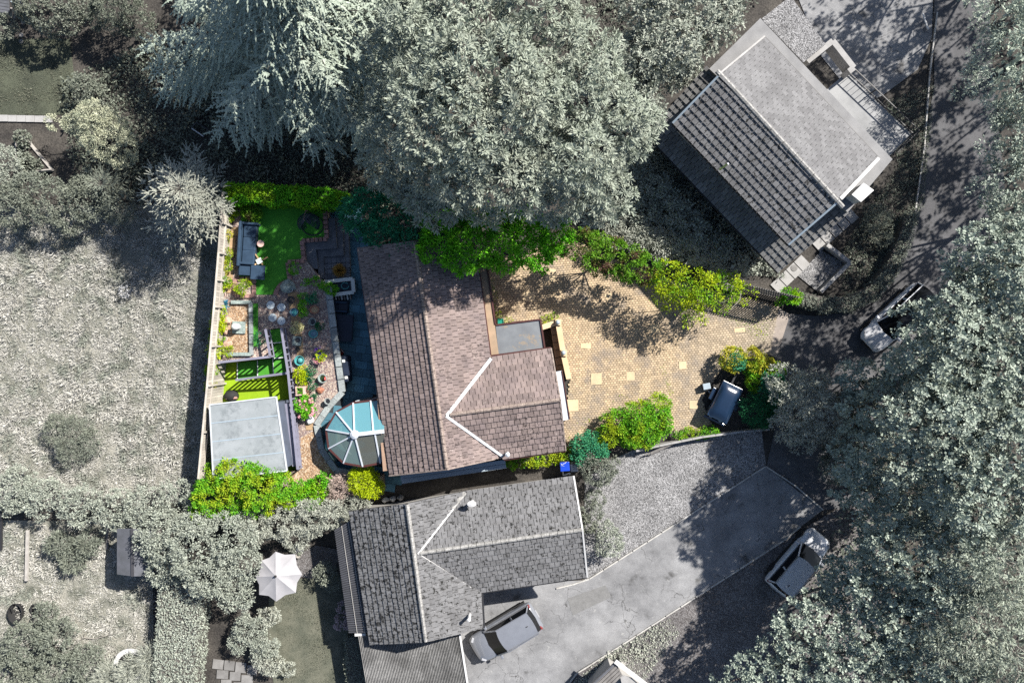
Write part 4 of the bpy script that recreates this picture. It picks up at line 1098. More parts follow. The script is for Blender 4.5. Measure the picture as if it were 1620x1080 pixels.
for a, b in ((nL.hit(552, 807), nL.hit(585.5, 1020)), (dS.hit(761, 937.5), dS.hit(929, 913)), (nR.hit(763, 938), nR.hit(766, 993))):
    strip(roof2, [a, b], .1, M['dark_metal'], 'gutter', -.07, .09)
MB().lathe(P(747, 793, 3.4), [(.08, -.3), (.08, .5), (.2, .52), (.2, .6), (.05, .64)], 12, 1.2, .8).build('flue_pipe', M['white_grey'], roof2)
MB().lathe(P(743, 972, 3.4), [(.09, -.3), (.09, .75), (.1, .76), (.02, .8)], 12).build('vent_pipe', M['white_grey'], roof2)
MB().prism([P(564, 816, 2.7), P(594, 1008, 2.7), P(672, 1003, 2.7), P(752, 980, 2.7), P(750, 932, 2.7), P(912, 902, 2.7), P(896, 768, 2.7), P(740, 790, 2.7), P(646, 806, 2.7)], 0, 2.7).build('wall', M['grey_wall'], h2)
# dark lean-to with fine ribs on the left of it
l1 = thing('ribbed_lean_to', P(550, 920, 0), 'dark ribbed lean-to roof against the left side of the grey bungalow', 'lean-to roof')
A, B, C_, D = P(529, 838, 2.2), P(555, 822, 2.55), P(582, 1000, 2.55), P(552, 1001, 2.2)
MB().slab3([A, B, C_, D], .05).build('roof_sheet', M['dark_sheet'], l1)
for i in range(48):
    f = (i + .5) / 48
    MB().bar(A.lerp(D, f) + Vector((0, 0, .015)), B.lerp(C_, f) + Vector((0, 0, .015)), .035, .03).build('rib', M['felt_grey'], l1)
for f in (.45, .85):
    MB().bar(A.lerp(B, f) + Vector((0, 0, .035)), D.lerp(C_, f) + Vector((0, 0, .035)), .025, .02).build('batten', M['grey_wall'], l1)
for f in (.02, .35, .68, .98):
    p = A.lerp(D, f); MB().bar(Vector((p.x, p.y, 0)), p - Vector((0, 0, .06)), .09, .09).build('post', M['dark_metal'], l1)
MB().box(P(570, 1003, 2.3), (.6, .14, .1), .03).build('gutter_end', M['white_grey'], l1)
# corrugated garage roof
l2 = thing('corrugated_garage', P(655, 1050, 0), 'garage with streaked corrugated roof at the bottom edge', 'garage')
z0 = 2.35
a0, a1 = P(567, 1005, z0), P(726, 1003, z0)
b0, b1 = P(586, 1120, z0), P(744, 1120, z0)
nw = 64
mb = MB(); vs = []; k = 6
cols_ = nw * k
for i in range(cols_ + 1):
    f = i / cols_; zz = .045 * math.cos(2 * math.pi * i / k)
    vs += [a0.lerp(a1, f) + Vector((0, 0, zz)), b0.lerp(b1, f) + Vector((0, 0, zz))]
mb.add(vs, [[2 * i, 2 * i + 1, 2 * i + 3, 2 * i + 2] for i in range(cols_)])
mb.build('roof_sheet', M['corrugated'], l2)
MB().prism([P(575, 1012, 2.3), P(718, 1010, 2.3), P(730, 1110, 2.3), P(590, 1110, 2.3)], 0, 2.25).build('wall', M['grey_wall'], l2)
MB().bar(P(727.5, 1003, 2.38), P(745.5, 1118, 2.38), .1, .12).build('fascia', M['white_grey'], l2)

# ------------------------------------------------------------------ the bungalow with the raised roof, upper right
h3 = thing('raised_roof_house', P(1230, 230, 0), 'large grey house with raised upper roof and railed terrace, upper right', 'house')
low = Slope(P(1022, 212, 2.9), P(1231, 431, 2.9), P(1228, 221, 4.9))
pl = [[(1022, 212), (1118, 104), (1343, 337), (1231, 431)]]
zu, zrg = 5.35, 6.6
rg0, rg1 = P(1134, 112, zrg), P(1334, 328, zrg)
uS = Slope(P(1064, 195, zu), P(1247, 387, zu), rg0.lerp(rg1, .5))
uN = Slope(P(1209, 58, zu), P(1389, 250, zu), rg0.lerp(rg1, .5))
pu = [[(1064, 195), (1136, 122), (1327, 318), (1247, 387)]]
pn = [[(1136, 120), (1209, 59), (1389, 250), (1328, 316)]]
mb = MB(); deck(uS, pu, mb); deck(uN, pn, mb)
roof3 = mb.build('upper_roof', M['tile_gap'], h3)
mb = MB(); deck(low, pl, mb)
roof3b = mb.build('lower_roof', M['tile_gap'], h3)
vis = [(1066, 198), (1134, 128), (1322, 322), (1246, 383)]
M['dim_tile'] = mat('dim_tile', (.2, .2, .2), (.15, .15, .15), 1.2, fine=.2, island=.2, spots=(.5, .5, .48))
lay_tiles(roof3, tile_specs(uS, pu, .3, .36, M['grey_tile'], .055) + tile_specs(uN, pn, .4, .21, M['pale_tile'], .035, g=.008), 260)
lay_tiles(roof3b, tile_specs(low, pl, .3, .36, M['dim_tile'], .055, hide=lambda q: inside(q[0], q[1], vis)), 40)
ridge_row(roof3, rg0 + Vector((0, 0, .03)), rg1 + Vector((0, 0, .03)), M['ridge_grey'], .26)
strip(roof3, [uS.hit(1064, 195.5), uS.hit(1247, 388)], .1, M['dark_metal'], 'gutter', -.06, .09)
strip(roof3, [uS.hit(1064, 195), uS.hit(1136, 121)], .1, M['lead_blue'], 'verge_board', .03, .12)
strip(roof3, [uS.hit(1247, 387), uS.hit(1327, 318)], .1, M['lead_blue'], 'verge_board', .03, .12)
strip(roof3, [uN.hit(1209, 58), uN.hit(1390, 250)], .06, M['dark_metal'], 'gutter', .0, .06)
strip(roof3, [uN.hit(1136, 119), uN.hit(1209, 58.5)], .09, M['concrete'], 'verge_board', .02, .12)
strip(roof3, [uN.hit(1329, 315), uN.hit(1389, 251)], .16, M['white_grey'], 'verge_board', .02, .12)
MB().prism(poly([(1122, 109), (1203, 29), (1412, 252), (1341, 336), (1325, 322), (1136, 122)], 5.1), 4.9, 5.1).build('flat_ledge', M['flat_grey'], h3)
MB().prism([P(1080, 196, 4.9), P(1200, 62, 4.9), P(1372, 246, 4.9), P(1250, 366, 4.9)], 0, 4.8).build('wall', M['grey_wall'], h3)
strip(roof3b, [low.hit(1022, 213), low.hit(1231, 432)], .11, M['dark_metal'], 'gutter', -.06, .1)
MB().bar(P(1139, 268, 5.7), P(1152, 259, 6.3), .1, .1).build('flue_pipe', M['chrome'], h3)
gf = MB().prism(poly([(1205, 30), (1251, -6), (1306, 70), (1271, 99)], 4.3), 4.0, 4.3).build('gravel_roof', M['grey_gravel'], h3)
MB().prism([P(1214, 40, 4.0), P(1250, 8, 4.0), P(1292, 72, 4.0), P(1262, 96, 4.0)], 0, 3.95).build('side_wall', M['grey_wall'], h3)
# stairwell walls
for a, b in (((1272, 102), (1312, 70)), ((1312, 70), (1345, 112)), ((1345, 112), (1337, 118))):
    MB().bar(P(*a, 3.4), P(*b, 3.4), .3, .9).build('stairwell_wall', M['concrete'], h3)
MB().prism(poly([(1277, 108), (1310, 83), (1334, 117), (1308, 141)], 2.0), .3, .4).build('stairwell_floor', M['soil'], h3)  # floor coloured dark to paint in the shade of the hollow
tr = MB().prism(poly([(1308, 142), (1339, 115), (1442, 212), (1407, 247)], 3.0), 2.75, 3.0).build('terrace', M['terrace_deck'], h3)
MB().prism([P(1310, 146, 2.75), P(1336, 122, 2.75), P(1425, 205, 2.75), P(1396, 240, 2.75)], 0, 2.7).build('terrace_wall', M['grey_wall'], h3)
ral = thing('terrace_railing', P(1392, 165, 3.0), 'dark metal railing round the terrace of the house with raised roof', 'railing')
rpts = [P(1340, 114, 3.02), P(1443, 212, 3.02), P(1409, 247, 3.02)]
for a, b in zip(rpts[:-1], rpts[1:]):
    up = Vector((0, 0, .7))
    MB().bar(a + up, b + up, .045, .04).build('top_rail', M['dark_metal'], ral)
    MB().bar(a + Vector((0, 0, .1)), b + Vector((0, 0, .1)), .05, .04).build('bottom_rail', M['dark_metal'], ral)
    nb = int((b - a).length / .28)
    for i in range(nb + 1):
        p = a.lerp(b, i / nb)
        MB().bar(p, p + up, .018 if i % 6 else .05, .018 if i % 6 else .05).build('baluster', M['dark_metal'], ral)
sk = thing('roof_box', P(1364, 303, 5.1), 'white square cabinet standing on the ledge of the house with raised roof', 'cabinet')
MB().prism(poly([(1348, 308), (1366, 290), (1382, 301), (1362, 319)], 5.9), 5.1, 5.9).build('casing', M['white_grey'], sk, bevel=.03)
MB().prism(poly([(1347, 308), (1366, 289), (1383, 301), (1362, 320)], 5.95), 5.9, 5.96).build('lid', M['white_grey'], sk, bevel=.02)
# paving and small court beside it
for lab, a, b, w, n in (('pale slab path along the end wall of the house with raised roof', (1290, 392), (1352, 336), .75, 5), ('pale slab path at the lower corner of the house with raised roof', (1225, 458), (1275, 410), .8, 4)):
    t = thing('slab_path', P(*a), lab, 'path', 'slab paths by the raised roof house')
    A, B = P(*a, .02), P(*b, .02)
    for i in range(n):
        MB().bar(A.lerp(B, i / n + .01), A.lerp(B, (i + 1) / n - .01), w * random.uniform(.9, 1.05), .05).build('slab', M['concrete'], t)
ct = thing('walled_court', P(1300, 420), 'low-walled pale gravel court in front of the house with raised roof', 'wall')
MB().sheet(poly([(1262, 436), (1300, 396), (1338, 418), (1294, 462)], .03)).build('gravel_floor', M['grey_gravel'], ct)
for a, b in (((1306, 388), (1342, 416)), ((1342, 416), (1296, 462))):
    MB().bar(P(*a, .25), P(*b, .25), .22, .5).build('low_wall', M['concrete'], ct)
MB().lathe(P(1256, 424, .02), [(.2, 0), (.2, .05), (.05, .06)], 16).build('drain_cover', M['slab_grey'], ct)
# ------------------------------------------------------------------ the coloured garden: ground
ZT = .9
terr = [(356, 316), (516, 318), (519, 378), (481, 381), (484, 412), (506, 440), (518, 452), (530, 540), (541, 620), (519, 643), (500, 672), (508, 710), (531, 744), (556, 748), (604, 752), (606, 778), (430, 800), (455, 748), (471, 744), (447, 518), (424, 521), (430, 565), (345, 575), (336, 560), (340, 480)]
structure('garden_terrace', None, 0, M['pink_gravel'], MB().prism(poly(terr, ZT), -.02, ZT))
structure('sunny_gravel', [(476, 692), (499, 680), (508, 712), (531, 746), (520, 772), (458, 780), (456, 752), (474, 744)], ZT + .006, M['tan_gravel'])
structure('fence_border', [(358, 322), (372, 322), (360, 440), (352, 566), (344, 572), (338, 560), (341, 480)], ZT + .005, M['soil'])
lower = [(343, 574), (432, 564), (449, 520), (472, 742), (455, 765), (325, 775), (332, 640)]
structure('lower_deck', None, 0, M['turf_lit'], MB().prism(poly(lower, .0), -.02, .012))
lawn = [(382, 326), (512, 326), (515, 376), (476, 379), (479, 411), (455, 413), (457, 440), (443, 447), (436, 456), (433, 466), (404, 466), (404, 441), (378, 441)]
structure('artificial_lawn', None, 0, M['turf'], MB().prism(poly(lawn, ZT + .03), ZT, ZT + .03))
structure('turf_strip', None, 0, M['turf'], MB().prism(poly([(400, 480), (408, 480), (408, 548), (401, 549)], ZT + .03), ZT, ZT + .03))
# brick edging of the lawn, brick by brick
ed = thing('lawn_edging', P(480, 400, ZT), 'stepped pinkish brick edging along the right side of the green lawn', 'edging')
epath = [(513.5, 327), (517, 378), (477.5, 381), (481, 412.5), (455, 415), (458.5, 443), (446, 449), (439, 457), (435.5, 467)]
for a, b in zip(epath[:-1], epath[1:]):
    A, B = P(*a, ZT + .06), P(*b, ZT + .06); n = max(1, int((B - A).length / .235))
    for i in range(n):
        MB().bar(A.lerp(B, i / n + .01), A.lerp(B, (i + 1) / n - .03), .23, .13).build('brick', M['red_brick'], ed)
ed2 = thing('bed_edging', P(400, 440, ZT), 'brick surround of the small shrub bed below the corner sofa', 'edging')
for a, b in (((373, 441), (402, 441)), ((402, 441), (402, 466)), ((372, 468), (404, 468)), ((372, 441), (371, 468))):
    A, B = P(*a, ZT + .06), P(*b, ZT + .06); n = max(1, int((B - A).length / .25))
    for i in range(n):
        MB().bar(A.lerp(B, i / n + .01), A.lerp(B, (i + 1) / n - .03), .22, .12).build('brick', M['red_brick'], ed2)
structure('bed_soil', [(374, 443), (400, 443), (400, 466), (373, 466)], ZT + .008, M['pink_gravel'])
# patio slabs
pat = [(496, 380), (520, 320), (575, 320), (582, 420), (600, 560), (616, 645), (640, 765), (560, 790), (560, 750), (528, 742), (512, 708), (505, 674), (522, 648), (545, 624), (534, 540), (524, 460), (508, 438), (486, 412), (484, 384)]
structure('patio', pat, .012, M['slate_joint'])
pt = bpy.data.objects['patio']
ang = -.13
R2 = Matrix.Rotation(ang, 3, 'Z')
for iy in range(-30, 30):
    x = -9.0 + (iy % 3) * .2
    k = 0
    while x < 9:
        w = (.6, .45, .75, .6, .9)[(k * 7 + iy * 3) % 5]
        c = P(555, 550) + R2 @ Vector((x + w / 2, iy * .46, 0))
        q = PX(c)
        if inside(q[0], q[1], pat) and not (q[0] > 590 and 640 < q[1] < 740) and not inside(q[0], q[1], ring):
            MB().box((c.x, c.y, .022), (w - .018, .442, .03), ang).build('slab', M['slate'], pt)
        x += w; k += 1
# garden retaining wall
gw = thing('retaining_wall', P(530, 540), 'pale blue-grey stone retaining wall between gravel bed and dark patio', 'wall')
wpath = [(520, 452), (531, 540), (542, 620), (520, 643.5), (501, 672), (508.5, 710), (531.5, 743.5), (556, 748)]
for a, b in zip(wpath[:-1], wpath[1:]):
    A, B = P(*a, ZT + .06), P(*b, ZT + .06); n = max(1, round((B - A).length / .72))
    MB().bar(P(*a, ZT / 2), P(*b, ZT / 2), .26, ZT).build('wall_face', M['coping'], gw)
    for i in range(n):
        MB().bar(A.lerp(B, i / n + .008), A.lerp(B, (i + 1) / n - .008), .34, .13).build('coping_stone', M['coping'], gw)
# stone steps and terraces beside the lawn
stp = thing('stone_steps', P(520, 400), 'dark stone steps winding between lawn and patio', 'steps')
for pts, z in (([(519, 345), (530, 345), (533, 393), (500, 395), (503, 425), (483, 425), (482, 383), (519, 379)], .72), ([(530, 345), (541, 345), (544, 404), (512, 406), (513, 440), (504, 440), (502, 395), (533, 393)], .54),
               ([(541, 345), (550, 345), (553, 412), (512, 416), (512, 406), (544, 404)], .36)):
    MB().prism(poly(pts, z), .0, z).build('step', M['stone_step'], stp)
fs = thing('paved_stand', P(535, 425), 'square paved stand holding the golden grass tuft', 'paving')
for i in range(6):
    for j in range(4):
        c = P(514 + 7.2 * i, 413 + 8.4 * j - i * .4, .42)
        MB().box((c.x, c.y, .21), (.25, .285, .42), -.05).build('paver', M['stone_step'], fs)
gt = thing('golden_grass_tuft', P(537, 428, .43), 'golden dried grass tuft on the square paved stand', 'plant')
c = np.array(P(537, 428, .5)); n = 700
d = unit(RNG.normal(size=(n, 3)) + [0, 0, .5]); d[:, 2] = np.abs(d[:, 2])
link_mesh('foliage', np_mesh('foliage', kites(c + d * .06, unit(d + RNG.normal(size=(n, 3)) * .25), rdirs(n), RNG.uniform(.25, .45, n), np.full(n, .035)) - np.array(P(537, 428, .43)), 4, M['brass_grass']), gt, P(537, 428, .43))
MB().lathe(P(537, 428, .43), [(.12, 0), (.2, .12), (.17, .13)], 14).build('bowl', M['terracotta'], gt)
# outdoor kitchen planter with bench slats
kp = thing('raised_planter', P(538, 453), 'raised planter with pale coping and dark inside beside the patio', 'planter')
for a, b in (((515, 446), (558, 441)), ((558, 441), (560, 462)), ((560, 462), (530, 466))):
    MB().bar(P(*a, .75), P(*b, .75), .2, .12).build('coping_stone', M['white_stone'], kp)
    MB().bar(P(*a, .34), P(*b, .34), .16, .68).build('wall_face', M['coping'], kp)
MB().prism(poly([(519, 449), (555, 445), (557, 460), (522, 464)], .6), .0, .6).build('soil_fill', M['navy_rattan'], kp)
plant('potted_fern', 'bright green fern at the left end of the raised planter', 'plant', [lob(524, 457, .95, .25)], M['g_maple'], zb=.6, spacing=.15, per=26, cr=.16, L=.12, W=.05, crown='foliage')
hs = thing('garden_hose', P(548, 452, .62), 'small coiled green hose lying in the raised planter', 'hose')
MB().tube([P(546 + 6 * math.cos(a), 452 + 5 * math.sin(a), .65) for a in [i * .5 for i in range(12)]], .03, 6).build('coil', M['teal_glaze'], hs)
sb = thing('slatted_bench', P(538, 469), 'narrow pale slatted bench just below the raised planter', 'bench')
for i in range(8):
    MB().bar(P(521 + 4.6 * i, 464.5, .45), P(523 + 4.6 * i, 474, .45), .08, .05).build('slat', M['white_stone' if i % 2 == 0 else 'grey_wood'], sb)
for x in (523, 555):
    MB().bar(P(x, 465, .2), P(x, 473, .2), .06, .4).build('leg', M['grey_wood'], sb)
# patio seats and covered table
ch = thing('patio_armchair', P(541, 485), 'dark blue armchair on the patio facing the house', 'chair')
MB().box(P(541, 485, .22), (.8, .72, .4), -.06).build('seat', M['navy_rattan'], ch, bevel=.04)
MB().box(P(528, 485, .45), (.16, .78, .7), -.06).build('backrest', M['navy_cushion'], ch, bevel=.04)
for y in (478.5, 492.5):
    MB().box(P(541, y, .35), (.72, .1, .6), -.06).build('armrest', M['navy_cushion'], ch, bevel=.03)
MB().box(P(543, 485, .46), (.55, .5, .1), -.06).build('cushion', M['navy_cover'], ch, bevel=.04)
tb = thing('covered_table', P(545, 519), 'low dark covered table on the patio below the armchair', 'table')
MB().box(P(545, 519, .5), (1.0, 1.55, .14), -.06).build('cover_top', M['navy_cover'], tb, bevel=.05)
MB().box(P(545, 519, .22), (.94, 1.48, .43), -.06).build('cover_skirt', M['navy_cover'], tb, bevel=.05)
bq = thing('covered_barbecue', P(546, 583), 'navy fabric-covered barbecue with two pale pads on the patio', 'barbecue')
MB().box(P(547, 583, .45), (.55, 1.55, .85), .07).build('fabric_cover', M['navy_cover'], bq, bevel=.12)
MB().box(P(548, 583, .9), (.46, .85, .16), .07).build('hood', M['navy_cover'], bq, bevel=.07)
for (x, y) in ((543.5, 571), (547.5, 597)):
    MB().box(P(x, y, .9 if y > 590 else 1.0), (.17, .17, .05), .1).build('pad', M['white_stone'], bq, bevel=.02)
rb = thing('red_bucket', P(540, 557), 'small red bucket beside the covered barbecue', 'bucket')
MB().lathe(P(540, 557, .03), [(.12, 0), (.18, .28), (.16, .28), (.1, .06)], 16).build('pail', M['red_plastic'], rb)
MB().tube([P(536, 557, .31), P(540, 554, .42), P(544, 557, .31)], .015, 5).build('handle', M['white_stone'], rb)

# ------------------------------------------------------------------ lawn furniture
sf = thing('corner_sofa', P(392, 385, ZT), 'dark blue three-seat garden sofa on the artificial lawn', 'sofa')
zc = ZT + .03
def rbox(px, py, z, d, rz=-.06): return MB().box(P(px, py, z), d, rz)
rbox(394, 386, zc + .16, (.95, 2.55, .26)).build('base', M['navy_rattan'], sf, bevel=.03)
rbox(381, 386, zc + .36, (.16, 2.55, .62)).build('backrest', M['navy_cushion'], sf, bevel=.04)
rbox(397.5, 354.5, zc + .3, (.9, .14, .52)).build('armrest', M['navy_cushion'], sf, bevel=.04)
rbox(391, 417, zc + .3, (.9, .14, .52)).build('armrest', M['navy_cushion'], sf, bevel=.04)
for y in (365, 386, 406.5):
    rbox(396 - (y - 365) * .07, y, zc + .36, (.72, .76, .14)).build('seat_cushion', M['navy_cushion'], sf, bevel=.05)
s2 = thing('sofa_footstool', P(388, 427, ZT), 'square dark blue footstool at the lower end of the sofa', 'footstool')
rbox(388, 427.5, zc + .18, (.72, .6, .34)).build('base', M['navy_rattan'], s2, bevel=.03)
rbox(388, 427.5, zc + .38, (.7, .58, .08)).build('cushion', M['navy_cushion'], s2, bevel=.03)
s3 = thing('low_table', P(408, 431, ZT), 'square dark blue low table next to the footstool', 'table')
rbox(408, 431, zc + .48, (.8, .8, .06)).build('table_top', M['navy_cushion'], s3, bevel=.015)
for dx, dy in ((-9, -9), (9, -9), (9, 9), (-9, 9)):
    MB().box(P(407 + dx, 430 + dy, zc + .22), (.06, .06, .44)).build('leg', M['navy_rattan'], s3)
s4 = thing('side_table', P(412, 385.5, ZT), 'small round pale pink side table on the lawn', 'table')
MB().lathe(P(412.5, 385.5, zc + .4), [(.19, 0), (.2, .02), (.2, .045), (.18, .05)], 22).build('table_top', M['pale_pink_clay'], s4)
MB().lathe(P(412, 385.5, zc), [(.14, 0), (.03, .03), (.03, .4)], 10).build('stem', M['white_stone'], s4)
s5 = thing('folding_stool', P(410, 412, ZT), 'little wooden cross-legged stool with white cloth seat on the lawn', 'stool')
for a, b in (((404, 402), (416, 419)), ((423, 407), (403, 419))):
    MB().bar(P(*a, zc + .02), P(*b, zc + .4), .07, .05).build('leg', M['timber_warm'], s5)
    MB().bar(P(*a, zc + .42), P(*b, zc + .06), .06, .05).build('leg', M['timber_warm'], s5)
MB().box(P(410, 413, zc + .42), (.34, .3, .05), .5).build('seat', M['white_stone'], s5, bevel=.02)
eg = thing('egg_chair', P(484, 347, ZT), 'black hanging wicker egg chair on its round stand on the lawn', 'chair')
ec = P(485, 351, 2.2); ec.z = zc
MB().tube([ec + Vector((.62 * math.cos(a), .56 * math.sin(a), .03)) for a in [i * 2 * math.pi / 24 for i in range(25)]], .035, 6, cap=False).build('base_ring', M['dark_metal'], eg)
bk = ec + Vector((0.05, .56, 0))
MB().tube([bk + Vector((0, 0, .03)), bk + Vector((0, .08, .9)), bk + Vector((0, 0, 1.6)), ec + Vector((.05, .2, 1.9)), ec + Vector((.02, -.02, 1.88))], .04, 8).build('stand_pole', M['dark_metal'], eg)
MB().tube([ec + Vector((.02, -.02, 1.88)), ec + Vector((.02, -.02, 1.55))], .012, 5).build('chain', M['chrome'], eg)
def eggp(a, t):   # t from bottom 0 to top 1
    r = .62 * math.sin(math.pi * (.12 + .86 * t)) ** .75
    return ec + Vector((r * math.cos(a), r * .9 * math.sin(a), .3 + 1.25 * t))
for i in range(30):
    a = math.pi * (-.22 + 1.44 * i / 29)
    MB().tube([eggp(a, t / 9) for t in range(10)], .016, 5).build('wicker_rib', M['navy_rattan'], eg)
for t in (.1, .22, .36, .5, .64, .78, .9):
    mb = MB().tube([eggp(math.pi * (-.22 + 1.44 * i / 20), t) for i in range(21)], .016, 5)
    mb.build('wicker_hoop', M['navy_rattan'], eg)

# ------------------------------------------------------------------ fence on the left, slat by slat
fn = thing('timber_fence', P(345, 520), 'long pale timber fence between field and coloured garden', 'fence')
ftop = 2.35
fpath = [(353, 305), (346, 400), (339, 485), (328, 610), (314, 757)]
world_f = [P(x, y, ftop) for x, y in fpath]
for a, b in zip(world_f[:-1], world_f[1:]):
    n = int((b - a).length / .155)
    for i in range(n):
        p, q = a.lerp(b, (i + .04) / n), a.lerp(b, (i + .96) / n)
        MB().add([Vector((p.x, p.y, 0)), Vector((q.x, q.y, 0)), q, p, Vector((p.x + .025, p.y, 0)), Vector((q.x + .025, q.y, 0)), q + Vector((.025, 0, 0)), p + Vector((.025, 0, 0))],
                 [[0, 1, 2, 3], [7, 6, 5, 4], [3, 2, 6, 7], [0, 4, 5, 1], [1, 5, 6, 2], [0, 3, 7, 4]]).build('fence_board', M['fence_pale'], fn)
    MB().bar(a + Vector((.0, 0, .03)), b + Vector((.0, 0, .03)), .1, .05).build('capping_rail', M['fence_pale'], fn)
    MB().bar(a + Vector((.07, 0, -.5)), b + Vector((.07, 0, -.5)), .07, .09).build('cross_rail', M['fence_pale'], fn)
for f in range(9):
    k = f / 8 * (len(world_f) - 1); i = min(int(k), len(world_f) - 2); p = world_f[i].lerp(world_f[i + 1], k - i)
    MB().box((p.x + .1, p.y, 1.17), (.1, .1, 2.4)).build('post', M['fence_pale'], fn)
# plants along the fence
for i, (x, y, r, mt, lab) in enumerate(((366, 335, .3, 'g_yellow', 'bright yellow-green shrub at the top of the timber fence'), (359, 372, .2, 'g_gold', 'small gold plant by the fence, uppermost of the gold row'),
        (358, 402, .28, 'g_gold', 'gold-leaved plant by the fence beside the sandstone slabs'), (357, 420, .24, 'g_gold', 'gold tuft by the fence level with the footstool'),
        (356, 447, .26, 'g_yellow', 'lime and pink plant by the fence level with the shrub bed'), (347, 495, .3, 'g_lime', 'lime creeper by the fence just below the blue spiky plant'),
        (345, 515, .32, 'g_lime', 'lime creeper by the fence level with the stone statue'), (344, 536, .32, 'g_yellow', 'yellow-green creeper by the fence left of the gravel square'),
        (341, 556, .3, 'g_lime', 'lime creeper by the fence at the lower gravel corner'), (337, 583, .24, 'g_yellow', 'thin creeper by the fence above the deck'), (334, 608, .18, 'g_gold', 'sparse gold creeper by the fence beside the deck'))):
    plant('fence_plant', lab, 'plant', [lob(x, y, ZT + .35, r, .35), lob(x - 3, y + 8, ZT + .3, r * .7)], M[mt], zb=ZT if y < 565 else 0, spacing=.16, per=26, cr=.16, L=.11, W=.05, crown='foliage', group='plants along the timber fence', fill=0)
sp = thing('sandstone_slabs', P(367, 390, ZT), 'row of warm sandstone slabs between fence plants and sofa', 'paving')
for (x, y, w, h) in ((372, 366, .42, .5), (368, 384, .34, .62), (366, 400, .36, .5), (364, 436, .3, .5), (362, 455, .3, .6)):
    MB().box(P(x, y, ZT + .03), (w, h, .06), -.06).build('slab', M['sandstone'], sp)
plant('bed_shrub', 'bright yellow-green shrub in the small brick bed below the sofa', 'plant', [lob(384, 455, ZT + .3, .3), lob(388, 452, ZT + .35, .22)], M['g_yellow'], zb=ZT, spacing=.16, per=34, cr=.18, L=.13, W=.03, crown='foliage')
plant('corner_climber', 'red and green leafy plant in the dark corner above the sofa', 'plant', [lob(400, 338, ZT + .4, .35), lob(393, 333, ZT + .3, .28), lob(404, 345, ZT + .3, .22)], M['g_purple'], zb=ZT, spacing=.16, per=26, cr=.18, L=.12, W=.05, crown='foliage')
plant('box_ball', 'dark green clipped ball shrub beside the brick step of the lawn', 'bush', [lob(466, 424, ZT + .3, .3)], M['g_maple'], zb=ZT - .2, spacing=.14, per=24, cr=.1, L=.06, W=.04, ragged=.05)
bs = thing('blue_spiky_plant', P(356, 483, ZT), 'spiky bright blue agave by the fence', 'plant')
c = np.array(P(356, 483, ZT + .1)); n = 60
a = RNG.uniform(0, 6.28, n); d = unit(np.column_stack([np.cos(a), np.sin(a), RNG.uniform(.15, 1.2, n)]))
link_mesh('leaf_rosette', np_mesh('leaf_rosette', kites(np.repeat(c[None], n, 0), d, unit(np.array([0, 0, 1.0]) + RNG.normal(size=(n, 3)) * .2), RNG.uniform(.3, .5, n), np.full(n, .08)) - np.array(P(356, 483, ZT)), 4, M['g_bluespike']), bs, P(356, 483, ZT))
pb = thing('clay_pot', P(354, 467, ZT), 'round pinkish clay pot by the fence above the blue agave', 'pot')
MB().lathe(P(354, 467, ZT), [(.14, 0), (.22, .3), (.2, .31), (.16, .2), (.02, .2)], 20).build('vessel', M['pale_pink_clay'], pb, smooth=False)

# gravel square with statue
sq = thing('stone_square', P(378, 520, ZT), 'low weathered stone border round the gravel square with statue', 'wall')
for a, b in (((366, 478), (398, 478)), ((397, 478), (398, 562)), ((360, 560), (398, 560))):
    A, B = P(*a, ZT + .09), P(*b, ZT + .09); n = max(2, int((B - A).length / .6))
    for i in range(n):
        MB().bar(A.lerp(B, i / n + .005), A.lerp(B, (i + 1) / n - .008), .2, .18).build('border_stone', M['coping' if a[0] > 390 else 'grey_stone'], sq)
MB().sheet(poly([(362, 480), (396, 480), (397, 558), (358, 558)], ZT + .008)).build('gravel_fill', M['tan_gravel'], sq)
stt = thing('stone_statue', P(377, 517, ZT), 'grey stone head-like statue on a square plinth in the gravel square', 'statue')
MB().box(P(378, 518, ZT + .06), (.74, .7, .12), -.03).build('plinth', M['grey_stone'], stt, bevel=.02)
MB().lathe(P(376, 517, ZT + .12), [(.2, 0), (.22, .12), (.17, .2), (.22, .3), (.23, .42), (.15, .52), (.05, .56)], 16, 1.0, .85).build('figure', M['white_stone'], stt, smooth=True)
for k, (x, y, r, lab) in enumerate(((359, 507, .26, 'pink boulder left of the statue'), (357, 523, .22, 'pink boulder by the fence, second below the agave'), (360, 545, .25, 'angular pink boulder at the lower corner of the gravel square'))):
    tag(MB().rock(P(x, y, ZT + .05), (r, r * .85, .18), k).build('boulder', M['pink_rock']), lab, 'boulder', 'garden boulders')
plant('corner_plant', 'small yellow-green plant at the lower left corner of the gravel square', 'plant', [lob(362, 556, ZT + .2, .2)], M['g_yellow'], zb=ZT, spacing=.14, per=24, cr=.15, L=.14, W=.03, crown='foliage')
plant('palm_plant', 'dark thin palm-like plant beside the end of the turf strip', 'plant', [lob(412, 535, ZT + .25, .18)], M['g_deep'], zb=ZT, spacing=.14, per=16, cr=.2, L=.22, W=.03, crown='foliage')
for k, (x, y, pos) in enumerate(((428.5, 482.5, 'upper left'), (445.5, 486, 'upper right'), (431.5, 502.5, 'lower left'), (445.5, 507.5, 'lower right'))):
    tag(MB().lathe(P(x, y, ZT), [(.22, 0), (.235, .02), (.235, .05), (.2, .055)], 24).build('stepping_stone', M['pale_disc']), 'round pale stepping stone on pink gravel, %s of the four' % pos, 'stepping stone', 'round stepping stones')

